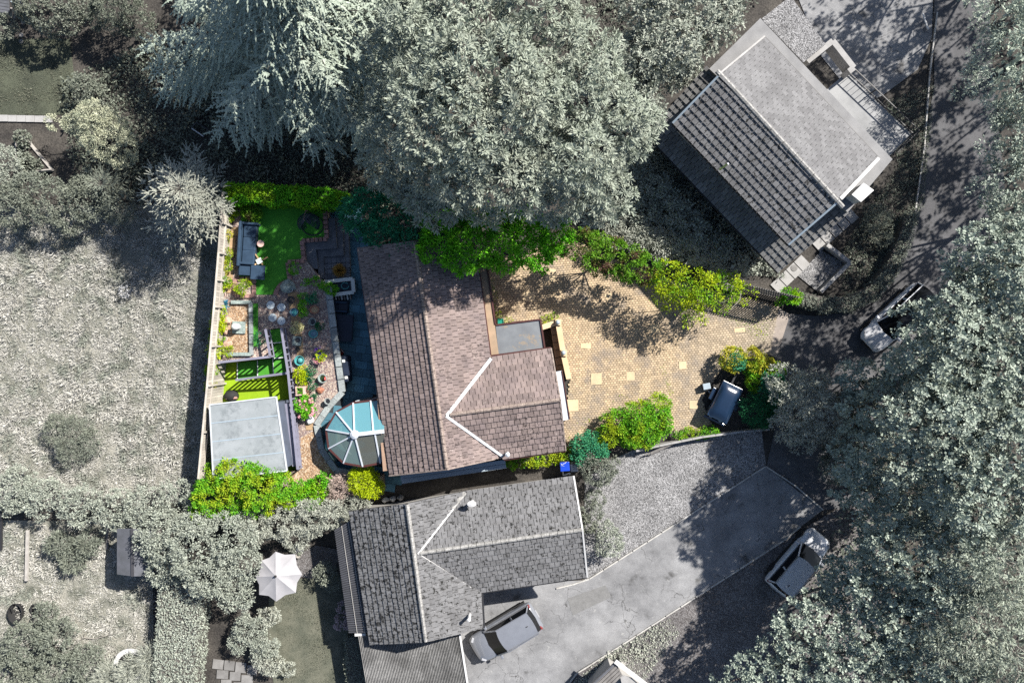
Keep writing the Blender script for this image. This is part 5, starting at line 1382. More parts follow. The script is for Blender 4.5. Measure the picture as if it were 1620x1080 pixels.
# ------------------------------------------------------------------ green stairs, rails, deck items
gs = thing('turf_stairs', P(440, 560), 'turf-covered garden stairs turning down to the lower deck', 'stairs')
for pts, z in (([(426, 522), (446, 519), (448, 541), (428, 543)], .78), ([(428, 543.5), (448, 541.5), (450, 565), (431, 567)], .63), ([(432, 567.5), (450, 565.5), (454, 589), (433, 592)], .47),
               ([(408, 570), (431, 567.5), (432, 592), (408, 595)], .31), ([(376, 574), (407, 570), (407, 595), (376, 599)], .15)):
    st_ = MB().prism(poly(pts, z), 0, z).build('tread', M['turf'], gs)
for a, b, z in (((428, 543), (448, 541), .8), ((431, 567), (450, 565), .65), ((431.7, 567.5), (432.7, 592), .49), ((407.5, 570), (407.7, 595), .33), ((375.7, 574), (375.7, 599), .17)):
    MB().bar(P(*a, z - .02), P(*b, z - .02), .05, .05).build('nosing', M['white_stone'], gs)
def rail(name, label, pts, z0s, hgt, w=.13, gap=.34, post=.075):
    t = thing(name, P(*pts[0], z0s[0]), label, 'railing', 'lilac garden railings')
    for k in range(len(pts) - 1):
        a, b = P(*pts[k], z0s[k] + hgt), P(*pts[k + 1], z0s[k + 1] + hgt)
        MB().bar(a, b, w, .05).build('hand_rail', M['lilac_rail'], t)
        MB().bar(a - Vector((0, 0, hgt - .12)), b - Vector((0, 0, hgt - .12)), .06, .05).build('bottom_rail', M['lilac_rail'], t)
        n = max(1, int((b - a).length / gap))
        for i in range(n + 1):
            p = a.lerp(b, i / n)
            MB().box((p.x, p.y, p.z - hgt / 2), (post, post, hgt), 0).build('baluster', M['lilac_rail'], t)
    return t
rail('garden_railing', 'lilac-grey railing above the deck along the edge of the gravel square', [(346, 573), (428, 564)], [ZT - .05, ZT - .05], .8)
rail('garden_railing', 'short blue-grey railing on the left of the turf stairs', [(420, 521), (427.5, 563)], [ZT, ZT], .8)
rail('garden_railing', 'lilac-grey railing between turf stairs and lower deck', [(373, 601), (454, 590)], [.1, .45], .95)
rail('garden_railing', 'long lilac-grey railing right of the turf stairs down to the shed', [(445, 519), (456, 591), (471, 742)], [ZT, ZT, ZT], .85)
pd = thing('firewood_dome', P(369, 624), 'small dark dome with brick front on the lime deck above the shed', 'dome')
MB().lathe(P(367, 626, .012), [(.42, 0), (.4, .2), (.25, .36), (.05, .42)], 18, 1, .85).build('shell', M['black_rubber'], pd, smooth=True)
MB().box(P(367, 629, .2), (.62, .14, .3), .03).build('brick_front', M['red_brick'], pd, bevel=.02)
sh = thing('garden_shed', P(392, 690), 'garden room with large pale grey flat roof in the lower left of the coloured garden', 'shed')
srf = [(332, 640), (437, 627.5), (454, 744), (338, 757)]
MB().prism(poly(srf, 2.5), 2.36, 2.5).build('roof', M['shed_felt'], sh, bevel=.02)
for a, b in zip(srf, srf[1:] + srf[:1]):
    MB().bar(P(*a, 2.47), P(*b, 2.47), .07, .12).build('roof_trim', M['lead_white'], sh)
MB().prism([P(348, 648, 2.4), P(442, 636, 2.4), P(456, 738, 2.4), P(352, 748, 2.4)], 0, 2.35).build('wall', M['shed_wall'], sh)
for dx, mm in ((444.5, 'upvc'), (449, 'teal_glaze'), (453.5, 'upvc')):
    MB().bar(P(dx - .5, 646, .75), P(dx + 12, 733, .75), .11, .05).build('door_track', M[mm], sh)
for k in range(1, 4):
    f = k / 4
    a_, b_ = P(*srf[0], 2.503).lerp(P(*srf[3], 2.503), f), P(*srf[1], 2.503).lerp(P(*srf[2], 2.503), f)
    MB().bar(a_, b_, .06, .008).build('felt_seam', M['lead_blue'], sh)
bp_ = thing('plank_screen', P(462, 690), 'grey boarded screen standing right of the garden room', 'screen')
for k in range(2):
    MB().bar(P(453.5 + 7.5 * k, 638, 1.5 - .1 * k), P(466 + 7.5 * k, 737, 1.5 - .1 * k), .24, .06).build('plank', M['lilac_rail'], bp_)
for y in (645, 690, 732):
    MB().bar(P(460 + (y - 645) * .13, y, .0), P(460 + (y - 645) * .13, y, 1.45), .08, .08).build('post', M['lilac_rail'], bp_)

# ------------------------------------------------------------------ pots, stones and flowers of the gravel bed
def pot(name, label, px, py, r, h, m, rim=True, fill='soil', z=ZT, group='pots on the gravel beds', sx=1, sy=1):
    t = thing(name, P(px, py, z), label, 'pot', group)
    MB().lathe(P(px, py, z), [(r * .7, 0), (r, h * .8), (r * 1.08, h * .82), (r * 1.08, h), (r * .88, h), (r * .85, h * .75), (.01, h * .75)], 20, sx, sy).build('vessel', M[m], t)
    MB().lathe(P(px, py, z + h * .7), [(r * .8, 0), (r * .8, h * .12), (.01, h * .15)], 16, sx, sy).build('filling', M[fill], t)
    return t
pot('black_pot', 'dark round pot below the grey boulder on the gravel', 462.5, 474.5, .2, .3, 'black_glaze')
pot('teal_bowl', 'teal glazed bowl between stepping stones and low plants', 467, 494, .22, .26, 'blue_glaze', fill='teal_glaze')
pot('ringed_pot', 'thin-rimmed dark pot in the middle of the right gravel bed', 496, 509, .2, .3, 'grey_stone', fill='black_glaze')
pot('square_teal_pot', 'squat teal pot below the ringed dark pot', 497, 528, .22, .22, 'teal_glaze', fill='blue_glaze', sx=1.15)
pot('tiny_black_pot', 'small black pot on the sandy strip above the teal fountain', 472.5, 552, .12, .22, 'black_glaze')
pot('red_flower_pot', 'round pot with one red flower in the right gravel bed', 512, 598, .24, .3, 'grey_stone', fill='g_core')
tag(MB().rock(P(514, 599, ZT + .36), (.08, .1, .08), 3).build('red_flower', M['red_plastic']), 'single red bloom in the round pot', 'flower')
pot('wall_pot', 'round dark-centred pot on the corner of the retaining wall', 519.5, 634, .17, .22, 'coping', fill='black_glaze', z=ZT + .13)
pot('brown_dish', 'brown dish with pebbles in the upper right gravel bed', 498, 490, .22, .12, 'terracotta', fill='sandstone', sx=1.2)
pot('white_pot', 'white mug-like pot leaning on the grey boulder', 462, 459, .11, .25, 'white_stone', fill='black_glaze')
ft = thing('teal_fountain', P(475.5, 570, ZT), 'teal ringed bowl fountain on the sandy strip', 'fountain')
MB().lathe(P(475.5, 570, ZT), [(.2, 0), (.27, .22), (.29, .25), (.24, .25), (.22, .18), (.01, .18)], 26).build('outer_bowl', M['teal_glaze'], ft)
MB().lathe(P(475.5, 570, ZT + .18), [(.2, 0), (.2, .03), (.16, .04)], 22).build('water_ring', M['black_glaze'], ft)
MB().lathe(P(475.5, 570, ZT + .2), [(.13, 0), (.15, .08), (.12, .12), (.03, .16)], 20).build('inner_bowl', M['teal_glaze'], ft)
sqp = thing('square_planter', P(476, 618, ZT), 'square pinkish planter with a small green plant', 'planter')
for dx, dy, w, h in ((-6, 0, .07, .52), (6, 0, .12, .52), (0, -6, .5, .07), (0, 6, .5, .07)):
    MB().box(P(476 + dx, 618 + dy, ZT + .18), (w, h, .36), .08).build('side_board', M['pale_pink_clay'], sqp)
plant('planter_herb', 'little green herb filling the square pinkish planter', 'plant', [lob(475, 618, ZT + .3, .15)], M['g_maple'], zb=ZT + .1, spacing=.1, per=14, cr=.08, L=.06, W=.04, crown='foliage')
tr_ = thing('stone_trough', P(470, 539, ZT), 'worn stone trough with dark hollow on the sandy strip', 'trough')
MB().box(P(470, 539, ZT + .12), (.5, .55, .24), -.1).build('basin', M['grey_stone'], tr_, bevel=.05)
MB().lathe(P(471, 538, ZT + .235), [(.15, 0), (.15, .012), (.01, .013)], 16).build('hollow', M['black_glaze'], tr_)
tag(MB().rock(P(457, 453, ZT + .1), (.42, .42, .35), 9).build('boulder', M['grey_stone']), 'large grey-green boulder at the lower end of the lawn edging', 'boulder', 'garden boulders')
tag(MB().rock(P(491, 664, ZT + .08), (.22, .22, .2), 5).build('boulder', M['white_stone']), 'pale round boulder below the pink hydrangea', 'boulder', 'garden boulders')
tag(MB().rock(P(507, 617, ZT + .05), (.26, .2, .14), 7).build('boulder', M['rust_rock']), 'rusty red rock in the right gravel bed', 'boulder', 'garden boulders')
sand = MB().prism(poly([(455, 462), (472, 462), (480, 560), (492, 640), (496, 680), (484, 680), (478, 620), (467, 540), (458, 490)], ZT + .03), ZT, ZT + .03).build('sandy_strip', M['sandstone'])
tag(sand, kind='structure')
for args in (('lime_shrub', 'lime-yellow shrub below the teal fountain', [(476.5, 590, .32), (479, 599, .28)], 'g_lime'), ('cream_flowers', 'cream and yellow flower clump above the stone trough', [(469, 518, .28)], 'g_cream'),
             ('blue_dwarf_conifer', 'bluish dwarf conifer in the upper right gravel bed', [(494, 471, .26)], 'g_teal'), ('low_green_hedge', 'upper dark green creeping plant along the gravel bed', [(480, 470, .18), (480, 482, .2), (480, 496, .18)], 'g_maple'),
             ('moss_mound', 'round green mound beside the ringed dark pot', [(506, 516, .18)], 'g_deep'), ('creeping_thyme', 'dark green mound left of the red flower pot', [(492, 588, .2), (492, 594, .2)], 'g_deep'),
             ('creeping_thyme', 'small dark green mound above the rusty rock', [(494, 611, .16)], 'g_deep'), ('creeping_thyme', 'small dark green mound below the rusty rock', [(497, 629, .16)], 'g_deep'),
             ('herb_tuft', 'green tuft at the top of the gravel bed near the steps', [(484, 447, .16), (499, 445, .16)], 'g_maple'), ('edge_fern', 'bright fern on the wall corner near the raised planter', [(511, 451, .18)], 'g_maple')):
    nm, lab, ls, mt = args
    plant(nm, lab, 'plant', [lob(x, y, ZT + .2, r, r * .8) for x, y, r in ls], M[mt], zb=ZT, spacing=.14, per=24, cr=.13, L=.09, W=.05, crown='foliage', group='plants of the gravel bed', fill=.5)
hy = thing('pink_hydrangea', P(484, 645, ZT), 'large pink hydrangea at the lower end of the gravel bed', 'plant')
arr = crown_arrays([lob(480, 640, ZT + .4, .4), lob(487, 650, ZT + .35, .35)], spacing=.16, per=26, cr=.16, L=.1, W=.06)
link_mesh('foliage', np_mesh('foliage', arr - np.array(P(484, 645, ZT)), 4, M['g_maple']), hy, P(484, 645, ZT))
for k in range(26):
    c = P(484 + random.uniform(-11, 15), 645 + random.uniform(-15, 15), ZT + .62 + random.uniform(-.1, .14))
    n = 26; d = rdirs(n); d[:, 2] = abs(d[:, 2])
    link_mesh('flower_head', np_mesh('flower_head', kites(d * .07, unit(np.cross(d, rdirs(n))), d, np.full(n, .06), np.full(n, .055)), 4, M['g_pink']), hy, c)
vp = thing('violet_flower_pot', P(504, 562, ZT), 'lime pot plant with violet and pink flowers in the gravel bed', 'plant')
MB().lathe(P(507, 561, ZT), [(.14, 0), (.22, .25), (.24, .26), (.2, .27), (.02, .2)], 18).build('vessel', M['blue_glaze'], vp)
for nm, ls, mt, ll in (('foliage', [(507, 563, .22)], 'g_lime', .1), ('violet_bloom', [(502, 556, .13), (505, 551, .09)], 'g_violet', .06), ('pink_bloom', [(497, 569, .09), (502, 572, .09), (509, 571, .08)], 'g_pink', .06)):
    arr = crown_arrays([lob(x, y, ZT + .35, r) for x, y, r in ls], spacing=.12, per=16, cr=.1, L=ll, W=ll * .6, fill=0)
    link_mesh(nm, np_mesh(nm, arr - np.array(P(504, 562, ZT)), 4, M[mt]), vp, P(504, 562, ZT))

# ------------------------------------------------------------------ block paved drive
drv = [(768, 430), (785, 408), (905, 380), (1035, 436), (1140, 462), (1232, 486), (1218, 560), (1150, 572), (1110, 630), (1125, 672), (1070, 694), (1058, 640), (955, 700), (905, 712), (890, 690), (902, 600), (884, 510), (784, 514)]
structure('paved_driveway', drv, .01, M['paver_joint'])
vsx = []
def warp(x, y):
    return x, y + .0035 * (x - 8) ** 2 * (1 if x > 8 else .35) + .10 * x
bw, bh = .172, .13
hexs = []
for j in range(-85, 85):
    for i in range(-25, 120):
        x0 = i * bw + (j % 2) * bw / 2 - 3; y0 = j * bh - 1
        cx, cy = warp(x0 + bw / 2, y0 + bh / 2)
        q = PX((cx, cy, .04))
        if not inside(q[0], q[1], drv): continue
        g_ = .007 + random.uniform(0, .006); zt = .04 + random.uniform(-.004, .004)
        cs = [(x0 + g_, y0 + g_), (x0 + bw - g_, y0 + g_), (x0 + bw - g_, y0 + bh - g_), (x0 + g_, y0 + bh - g_)]
        ww = [warp(*c) for c in cs]
        hexs.append((ww, zt))
mb = MB()
for ww, zt in hexs:
    b = len(mb.v)
    mb.v += [Vector((x, y, zt)) for x, y in ww] + [Vector((x, y, .005)) for x, y in ww]
    mb.f += [[b, b + 1, b + 2, b + 3], [b, b + 4, b + 5, b + 1], [b + 1, b + 5, b + 6, b + 2], [b + 2, b + 6, b + 7, b + 3], [b + 3, b + 7, b + 4, b]]
pv = mb.build('paving_blocks', M['paver'], bpy.data.objects['paved_driveway'])
pv["kind"] = "stuff"
for (x, y, w, h, rz) in ((927, 547, 16, 8, -.05), (943.5, 599, 17, 18, 0), (997.5, 595, 13, 13, 0), (905, 641, 20, 18, 0), (1080, 577.5, 12, 12, .05), (837, 469, 18, 14, -.1), (871, 435, 16, 20, -.1), (1097, 640, 13, 13, 0), (1170, 522, 17, 7, .05), (963, 470, 10, 10, .3), (1036, 520, 14, 14, .1)):
    MB().box(P(x, y, .045), (w / S, h / S, .02), rz).build('slab', M['pale_slab'], bpy.data.objects['paved_driveway'])
structure('drive_threshold', [(1232, 487), (1250, 497), (1228, 566), (1216, 560)], .012, M['threshold'])
scatter('drive_moss', [(1150, 500), (1222, 505), (1210, 545), (1170, 520)], .04, 240, .07, .04, M['g_yellow'], .5, 'yellow moss tufts between the paving blocks near the lane', 'moss', .02)
for poly_, lab in (([(1044, 578), (1050, 577), (1066, 622), (1060, 626)], 'thin line of green weeds crossing the paved drive'), ([(893, 680), (960, 640), (990, 618), (1000, 628), (955, 672), (900, 705)], 'sparse green weeds at the edge of the front bed'), ([(776, 440), (782, 438), (790, 500), (785, 502)], 'weeds along the foot of the bungalow eaves')):
    scatter('joint_weeds', poly_, .04, 110, .09, .035, M['g_yellow'], .5, lab, 'weeds', .02)
# cream balustrade by the porch
bl = thing('porch_balustrade', P(888, 550), 'cream rendered wall and steps beside the flat porch roof', 'wall')
for a, b in (((856, 518), (882, 510)), ((883, 511), (891, 558)), ((891, 558), (900, 599))):
    MB().bar(P(*a, .6), P(*b, .6), .24, 1.15).build('wall_panel', M['cream_render'], bl)
    MB().bar(P(*a, 1.2), P(*b, 1.2), .3, .07).build('coping', M['cream_render'], bl)
for (x, y) in ((882, 510), (891, 558)):
    MB().box(P(x, y, .68), (.34, .34, 1.35), -.1).build('pillar', M['cream_render'], bl)
    MB().lathe(P(x, y, 1.36), [(.1, 0), (.14, .1), (.1, .2), (.02, .24)], 14).build('ball_finial', M['lead_blue'], bl, smooth=True)
for i in range(6):
    MB().bar(P(872 + i * 1.7, 524 + i * 12, .7 - .11 * i), P(884 + i * 1.7, 522 + i * 12, .7 - .11 * i), .42, .1).build('step', M['soffit_tan'], bl)
gb = thing('green_crate', P(792, 509), 'small green plastic crate beside the flat porch roof', 'crate')
for dx, dy, w, h in ((-4, 0, .03, .3), (4, 0, .03, .3), (0, -4, .3, .03), (0, 4, .3, .03)):
    MB().box(P(792 + dx, 508.5 + dy, .2), (w, h, .34)).build('side', M['green_plastic'], gb)
MB().box(P(792, 508.5, .3), (.28, .28, .04)).build('lid', M['green_plastic'], gb)
for k, (x, y) in enumerate(((788, 497), (805, 508), (868, 503), (877, 500), (860, 505))):
    plant('paving_weed', ('yellow-green weed above the green crate', 'yellow-green weed right of the green crate', 'yellow-green weed at the middle of the cream wall end', 'yellow-green weed nearest the cream pillar', 'yellow-green weed at the corner of the flat porch roof')[k], 'plant', [lob(x, y, .12, .13)], M['g_yellow'], spacing=.12, per=14, cr=.1, L=.13, W=.03, crown='foliage', group='weeds by the porch')
# slatted fence by the lane entrance
pf = thing('picket_fence', P(1190, 460), 'open slatted fence by the lane entrance casting a striped shadow', 'fence')
A, B = P(1138, 440, 2.1), P(1266, 470, 2.1)
for i in range(34):
    p = A.lerp(B, (i + .5) / 34)
    MB().box((p.x, p.y, 1.06), (.085, .025, 2.1), -.23).build('picket', M['grey_wood'], pf)
for z in (.3, 1.1, 1.9):
    MB().bar(Vector((A.x, A.y - .03, z)), Vector((B.x, B.y - .03, z)), .04, .08).build('rail', M['grey_wood'], pf)

# ------------------------------------------------------------------ green and yellow planting
hedge('green_hedge', 'bright green clipped hedge along the top of the artificial lawn', ribbon([P(*q, 2.2) for q in ((356, 304), (420, 306), (500, 312), (550, 318))], [1.0, 1.0, 1.0, .9]), ZT, 2.2, M['g_hedge'], dens=420, L=.12, W=.07, bulge=.09)
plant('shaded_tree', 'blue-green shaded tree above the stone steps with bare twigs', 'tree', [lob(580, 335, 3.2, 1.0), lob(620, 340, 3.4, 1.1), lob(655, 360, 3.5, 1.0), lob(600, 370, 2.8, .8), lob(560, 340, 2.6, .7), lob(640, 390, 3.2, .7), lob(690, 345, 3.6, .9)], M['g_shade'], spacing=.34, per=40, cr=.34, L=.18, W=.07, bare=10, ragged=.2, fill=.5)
plant('maple_tree', 'bright green tree overhanging the top of the brown roof', 'tree', [lob(710, 370, 4.4, 1.1), lob(750, 385, 4.6, 1.1), lob(795, 385, 4.4, 1.15), lob(835, 385, 4.0, 1.1), lob(690, 390, 4.2, .8), lob(735, 405, 4.4, .7), lob(870, 375, 3.6, .9), lob(775, 360, 4.6, 1.0), lob(830, 360, 4.2, .9), lob(850, 405, 3.4, .6), lob(720, 412, 4.6, .5), lob(800, 408, 4.2, .55), lob(870, 398, 3.2, .5)], M['g_maple'], spacing=.34, per=46, cr=.36, L=.19, W=.075, bare=8, ragged=.2, fill=.6)
plant('cherry_plum', 'green and purple leaved shrub left of the yellow-green tree', 'tree', [lob(905, 380, 3.0, .8), lob(935, 395, 2.8, .85), lob(965, 402, 2.7, .85), lob(995, 415, 2.5, .8), lob(1022, 428, 2.4, .7), lob(945, 418, 2.2, .5), lob(985, 430, 2.1, .45), lob(890, 372, 3, .7)], M['g_purple'], spacing=.27, per=44, cr=.26, L=.13, W=.065)
plant('golden_tree', 'yellow-green tree arching over the drive near the lane entrance', 'tree', [lob(1050, 440, 2.6, .7), lob(1080, 448, 2.8, .8), lob(1112, 455, 2.9, .8), lob(1145, 458, 2.6, .65), lob(1172, 464, 2.3, .45), lob(1075, 475, 2.5, .55), lob(1105, 485, 2.4, .5), lob(1050, 465, 2.4, .45), lob(1090, 500, 2.2, .25), lob(1140, 480, 2.3, .35)], M['g_yellow'], spacing=.36, per=42, cr=.36, L=.15, W=.06, bare=12, ragged=.3, fill=.1)
plant('ivy_clump', 'small bright ivy clump at the end of the slatted fence', 'plant', [lob(1248, 468, 1.1, .38), lob(1258, 470, 1.0, .25), lob(1232, 474, .9, .25)], M['g_hedge'], spacing=.18, per=26, cr=.16, L=.1, W=.06, crown='foliage')
plant('front_bed_shrub', 'wide yellow-green shrub in the front bed beside the brown bungalow', 'bush', [lob(975, 670, .8, .7), lob(1010, 660, .9, .8), lob(1040, 645, .8, .6), lob(1000, 685, .7, .65), lob(960, 690, .6, .5), lob(1045, 670, .6, .55), lob(1025, 690, .6, .5)], M['g_mixed'], spacing=.22, per=40, cr=.24, L=.14, W=.05)
plant('gold_shrub', 'golden shrub with teal centre at the top of the bed by the trailer', 'bush', [lob(1160, 570, .8, .6), lob(1190, 568, .8, .55), lob(1212, 580, .7, .45)], M['g_gold'], spacing=.2, per=36, cr=.2, L=.11, W=.06)
plant('teal_shrub', 'blue-green shrub in the middle of the bed by the trailer', 'bush', [lob(1165, 572, 1.0, .4), lob(1222, 605, 1.0, .55), lob(1215, 625, 1.0, .5)], M['g_teal'], spacing=.2, per=34, cr=.2, L=.11, W=.06)
plant('mixed_shrub', 'mixed green and orange shrub right of the trailer', 'bush', [lob(1225, 590, .8, .5), lob(1195, 605, .6, .4), lob(1230, 615, .8, .4), lob(1190, 585, .6, .35)], M['g_mixed'], spacing=.2, per=36, cr=.2, L=.11, W=.06)
plant('dark_conifer', 'dense dark green conifer bush touching the right side of the trailer', 'tree', [lob(1195, 648, 1.0, .75), lob(1215, 640, 1.0, .6), lob(1205, 660, .8, .55)], M['g_deep'], spacing=.2, per=44, cr=.2, L=.1, W=.035)
plant('ivy_hedge', 'yellow-green creeping hedge along the lower wall of the brown bungalow', 'hedge', [lob(x, 731 - (x - 805) * .12, .5, .33) for x in range(808, 912, 14)], M['g_mixed'], spacing=.2, per=30, cr=.17, L=.1, W=.06, crown='foliage')
plant('laurel_bush', 'deep green glossy bush at the corner of the brown bungalow', 'bush', [lob(922, 705, .9, .55), lob(945, 715, .8, .5), lob(918, 725, .8, .45), lob(935, 695, .7, .4)], M['g_teal'], spacing=.2, per=36, cr=.2, L=.11, W=.06)
plant('bank_creeper', 'green creeping plant along the foot of the trailer bed', 'plant', [lob(x, 686 - (x - 1080) * .08, .25, .26) for x in range(1075, 1130, 13)], M['g_mixed'], spacing=.16, per=24, cr=.14, L=.09, W=.05, crown='foliage')
tag(MB().rock(P(1057, 672, .1), (.32, .42, .28), 21).build('boulder', M['pink_rock']), 'flat brown boulder at the end of the front bed', 'boulder', 'garden boulders')
plant('mixed_shrubbery', 'big green and gold shrubbery in the lower left corner of the coloured garden', 'bush', [lob(340, 785, 2.0, 1.0), lob(370, 757, 2.3, 1.0), lob(402, 770, 2.4, 1.1), lob(435, 768, 2.1, .9), lob(330, 805, 1.7, .7), lob(365, 795, 1.9, .9), lob(458, 782, 1.6, .65), lob(400, 745, 2.2, .6), lob(345, 755, 1.9, .7), lob(415, 792, 1.8, .7)], M['g_mixed'], spacing=.27, per=56, cr=.25, L=.12, W=.055, r0=.1)
plant('young_laurel', 'dark and lime mixed bush right of the big shrubbery', 'bush', [lob(480, 778, 1.2, .55), lob(505, 772, 1.2, .5), lob(495, 790, 1.1, .45), lob(515, 757, 1.2, .3)], M['g_hedge'], spacing=.22, per=40, cr=.22, L=.12, W=.06, zb=ZT * .0)
plant('heather_bush', 'pinkish grey heather bush between two green bushes', 'bush', [lob(535, 770, 1.2, .45), lob(545, 762, 1.2, .35), lob(530, 785, 1.1, .3)], M['g_heather'], spacing=.2, per=44, cr=.22, L=.15, W=.03)
plant('lime_conifer', 'bright lime conifer at the corner of the conservatory', 'tree', [lob(578, 762, 1.4, .62), lob(570, 755, 1.5, .4), lob(590, 768, 1.3, .42)], M['g_lime'], spacing=.2, per=48, cr=.28, L=.17, W=.035)
# ------------------------------------------------------------------ vehicles
def car(name, label, loc, heading, L, W, Ht, body, roofm, est=False, seed=0):
    """Car built along +x (front), wheels on z=0."""
    t = thing(name, loc, label, 'car', 'parked cars', heading)
    hw = W / 2
    st = [(-.5, .80, .62, .48), (-.485, .90, .86, .40), (-.44, .965, .98, .34), (-.3, 1.0, 1.0, .3), (-.05, 1.0, .99, .3), (.17, .99, .97, .3), (.3, .975, .92, .3), (.4, .94, .84, .33), (.465, .84, .74, .38), (.495, .66, .62, .44), (.5, .5, .55, .48)]
    vs = []; n = 9
    for (x, w, zt, zb) in st:
        zt *= Ht * .62; h = hw * w
        vs += [Vector((x * L, y * h, z)) for (y, z) in ((-.88, zb * .75), (-1, zb + .12), (-1, zt * .72), (-.93, zt * .93), (-.55, zt * 1.02), (0, zt * 1.045), (.55, zt * 1.02), (.93, zt * .93), (1, zt * .72), (1, zb + .12), (.88, zb * .75))]
    n = 11
    fs = []
    for i in range(len(st) - 1):
        for k in range(n):
            fs.append([i * n + k, i * n + (k + 1) % n, (i + 1) * n + (k + 1) % n, (i + 1) * n + k][::-1])
    fs += [list(range(n)), [(len(st) - 1) * n + k for k in range(n)][::-1]]
    b_ = MB().add(vs, fs).build('body', body, t, local=True, smooth=True, subsurf=2)
    zb = Ht * .60; zt = Ht * .985
    xr, xf = (-.485 if est else -.455) * L, .235 * L
    tr_, tf = (-.455 if est else -.415) * L, .055 * L
    wb, wt = hw * .93, hw * .77
    B = [Vector((xr, -wb * .92, zb)), Vector((xf, -wb * .9, zb - .02)), Vector((xf, wb * .9, zb - .02)), Vector((xr, wb * .92, zb))]
    fr = Vector((xf + .12, 0, zb + .01))
    T = [Vector((tr_, -wt * .92, zt - .06)), Vector((tf, -wt * .95, zt - .03)), Vector((tf, wt * .95, zt - .03)), Vector((tr_, wt * .92, zt - .06))]
    tm = Vector((tf + .1, 0, zt)); rm = Vector((tr_ - .07, 0, zt - .03)); rb = Vector((xr - .06, 0, zb + .02))
    g = M['car_glass']
    MB().add([B[1], fr, B[2], T[2], tm, T[1]], [[0, 1, 4, 5], [1, 2, 3, 4]]).build('windscreen', g, t, local=True, smooth=True)
    MB().add([B[0], rb, B[3], T[3], rm, T[0]], [[1, 0, 5, 4], [2, 1, 4, 3]]).build('rear_window', g, t, local=True, smooth=True)
    for a, b, c, d in ((B[0], B[1], T[1], T[0]), (B[2], B[3], T[3], T[2])):
        MB().add([a, b, c, d], [[0, 1, 2, 3]]).build('side_window', g, t, local=True)
    # roof skin, gently domed
    vs = []; nx, ny = 8, 8
    for i in range(nx + 1):
        f = i / nx
        for k in range(ny + 1):
            s = k / ny * 2 - 1
            xa = tr_ + (tf - tr_) * f
            xa += (.1 * f - .07 * (1 - f)) * (1 - s * s)
            w = wt * (.93 + .04 * math.sin(math.pi * f))
            vs.append(Vector((xa, s * w, zt - .055 + .075 * (1 - s ** 4) * (.75 + .25 * math.sin(math.pi * f)))))
    MB().add(vs, [[i * (ny + 1) + k, (i + 1) * (ny + 1) + k, (i + 1) * (ny + 1) + k + 1, i * (ny + 1) + k + 1] for i in range(nx) for k in range(ny)]).build('roof', roofm, t, local=True, smooth=True)
    for a, b in zip(B, T):
        MB().bar(a, b, .07, .05).build('pillar', body, t, local=True)
    for sg in (-1, 1):
        MB().bar((tr_, sg * wt * .96, zt - .01), (tf, sg * wt * .99, zt + .01), .045, .04).build('roof_rail', M['chrome'] if body is not M['car_white'] else body, t, local=True)
        MB().bar((xr + .05, sg * wb * .945, zb + .0), (xf, sg * wb * .93, zb - .01), .045, .035).build('window_trim', M['chrome'] if body is not M['car_white'] else body, t, local=True)
        MB().bar((xr * .3 + xf * .7 - .9, sg * (wb + wt) / 2, (zb + zt) / 2 - .03), (xr * .3 + xf * .7 - .95, sg * wt * .96, zt - .05), .09, .05).build('door_pillar', body, t, local=True)
        MB().box((xf - .2, sg * (hw + .03), zb + .0), (.15, .24, .14)).build('wing_mirror', body, t, local=True, bevel=.04)
        MB().box((L * .43, sg * hw * .7, Ht * .46), (.3, .16, .08), sg * -.75).build('headlight', M['lamp_clear'], t, local=True, bevel=.04)
        MB().box((-L * .458, sg * hw * .76, Ht * .54), (.13, .22, .14), sg * .3).build('tail_light', M['lamp_red'], t, local=True, bevel=.03)
        MB().bar((-.42 * L, sg * hw * .985, .34), (.42 * L, sg * hw * .97, .34), .1, .2).build('side_skirt', M['black_rubber'], t, local=True)
        for x in (-.3 * L, .31 * L):
            w = MB()
            c = Vector((x, sg * (hw - .1), .32))
            ring_ = [(.2, -.1), (.3, -.1), (.325, -.06), (.325, .06), (.3, .1), (.2, .1)]
            vs = []
            for (r, y) in ring_:
                vs += [c + Vector((r * math.cos(q * math.pi / 12), y, r * math.sin(q * math.pi / 12))) for q in range(24)]
            w.add(vs, [[i * 24 + q, i * 24 + (q + 1) % 24, ((i + 1) % 6) * 24 + (q + 1) % 24, ((i + 1) % 6) * 24 + q] for i in range(6) for q in range(24)])
            wo = w.build('wheel', M['black_rubber'], t, local=True)
            vs = [c + Vector((.2 * math.cos(q * math.pi / 12), sg * .07, .2 * math.sin(q * math.pi / 12))) for q in range(24)]
            rim = MB().add(vs, [list(range(24))]).build('rim', M['chrome'], wo, local=True)
    MB().bar((L * .497, -hw * .45, Ht * .3), (L * .497, hw * .45, Ht * .3), .06, .16).build('grille', M['black_rubber'], t, local=True)
    MB().box((-L * .5, 0, .5), (.05, .5, .11)).build('number_plate', M['lamp_clear'], t, local=True)
    MB().box((tr_ + .35, 0, zt + .04), (.12, .04, .05)).build('aerial_fin', M['black_rubber'], t, local=True, bevel=.015)
    MB().bar((xf - .05, -wb * .6, zb + .05), (xf - .02, -.05, zb + .045), .025, .02).build('wiper', M['black_rubber'], t, local=True)
    return t

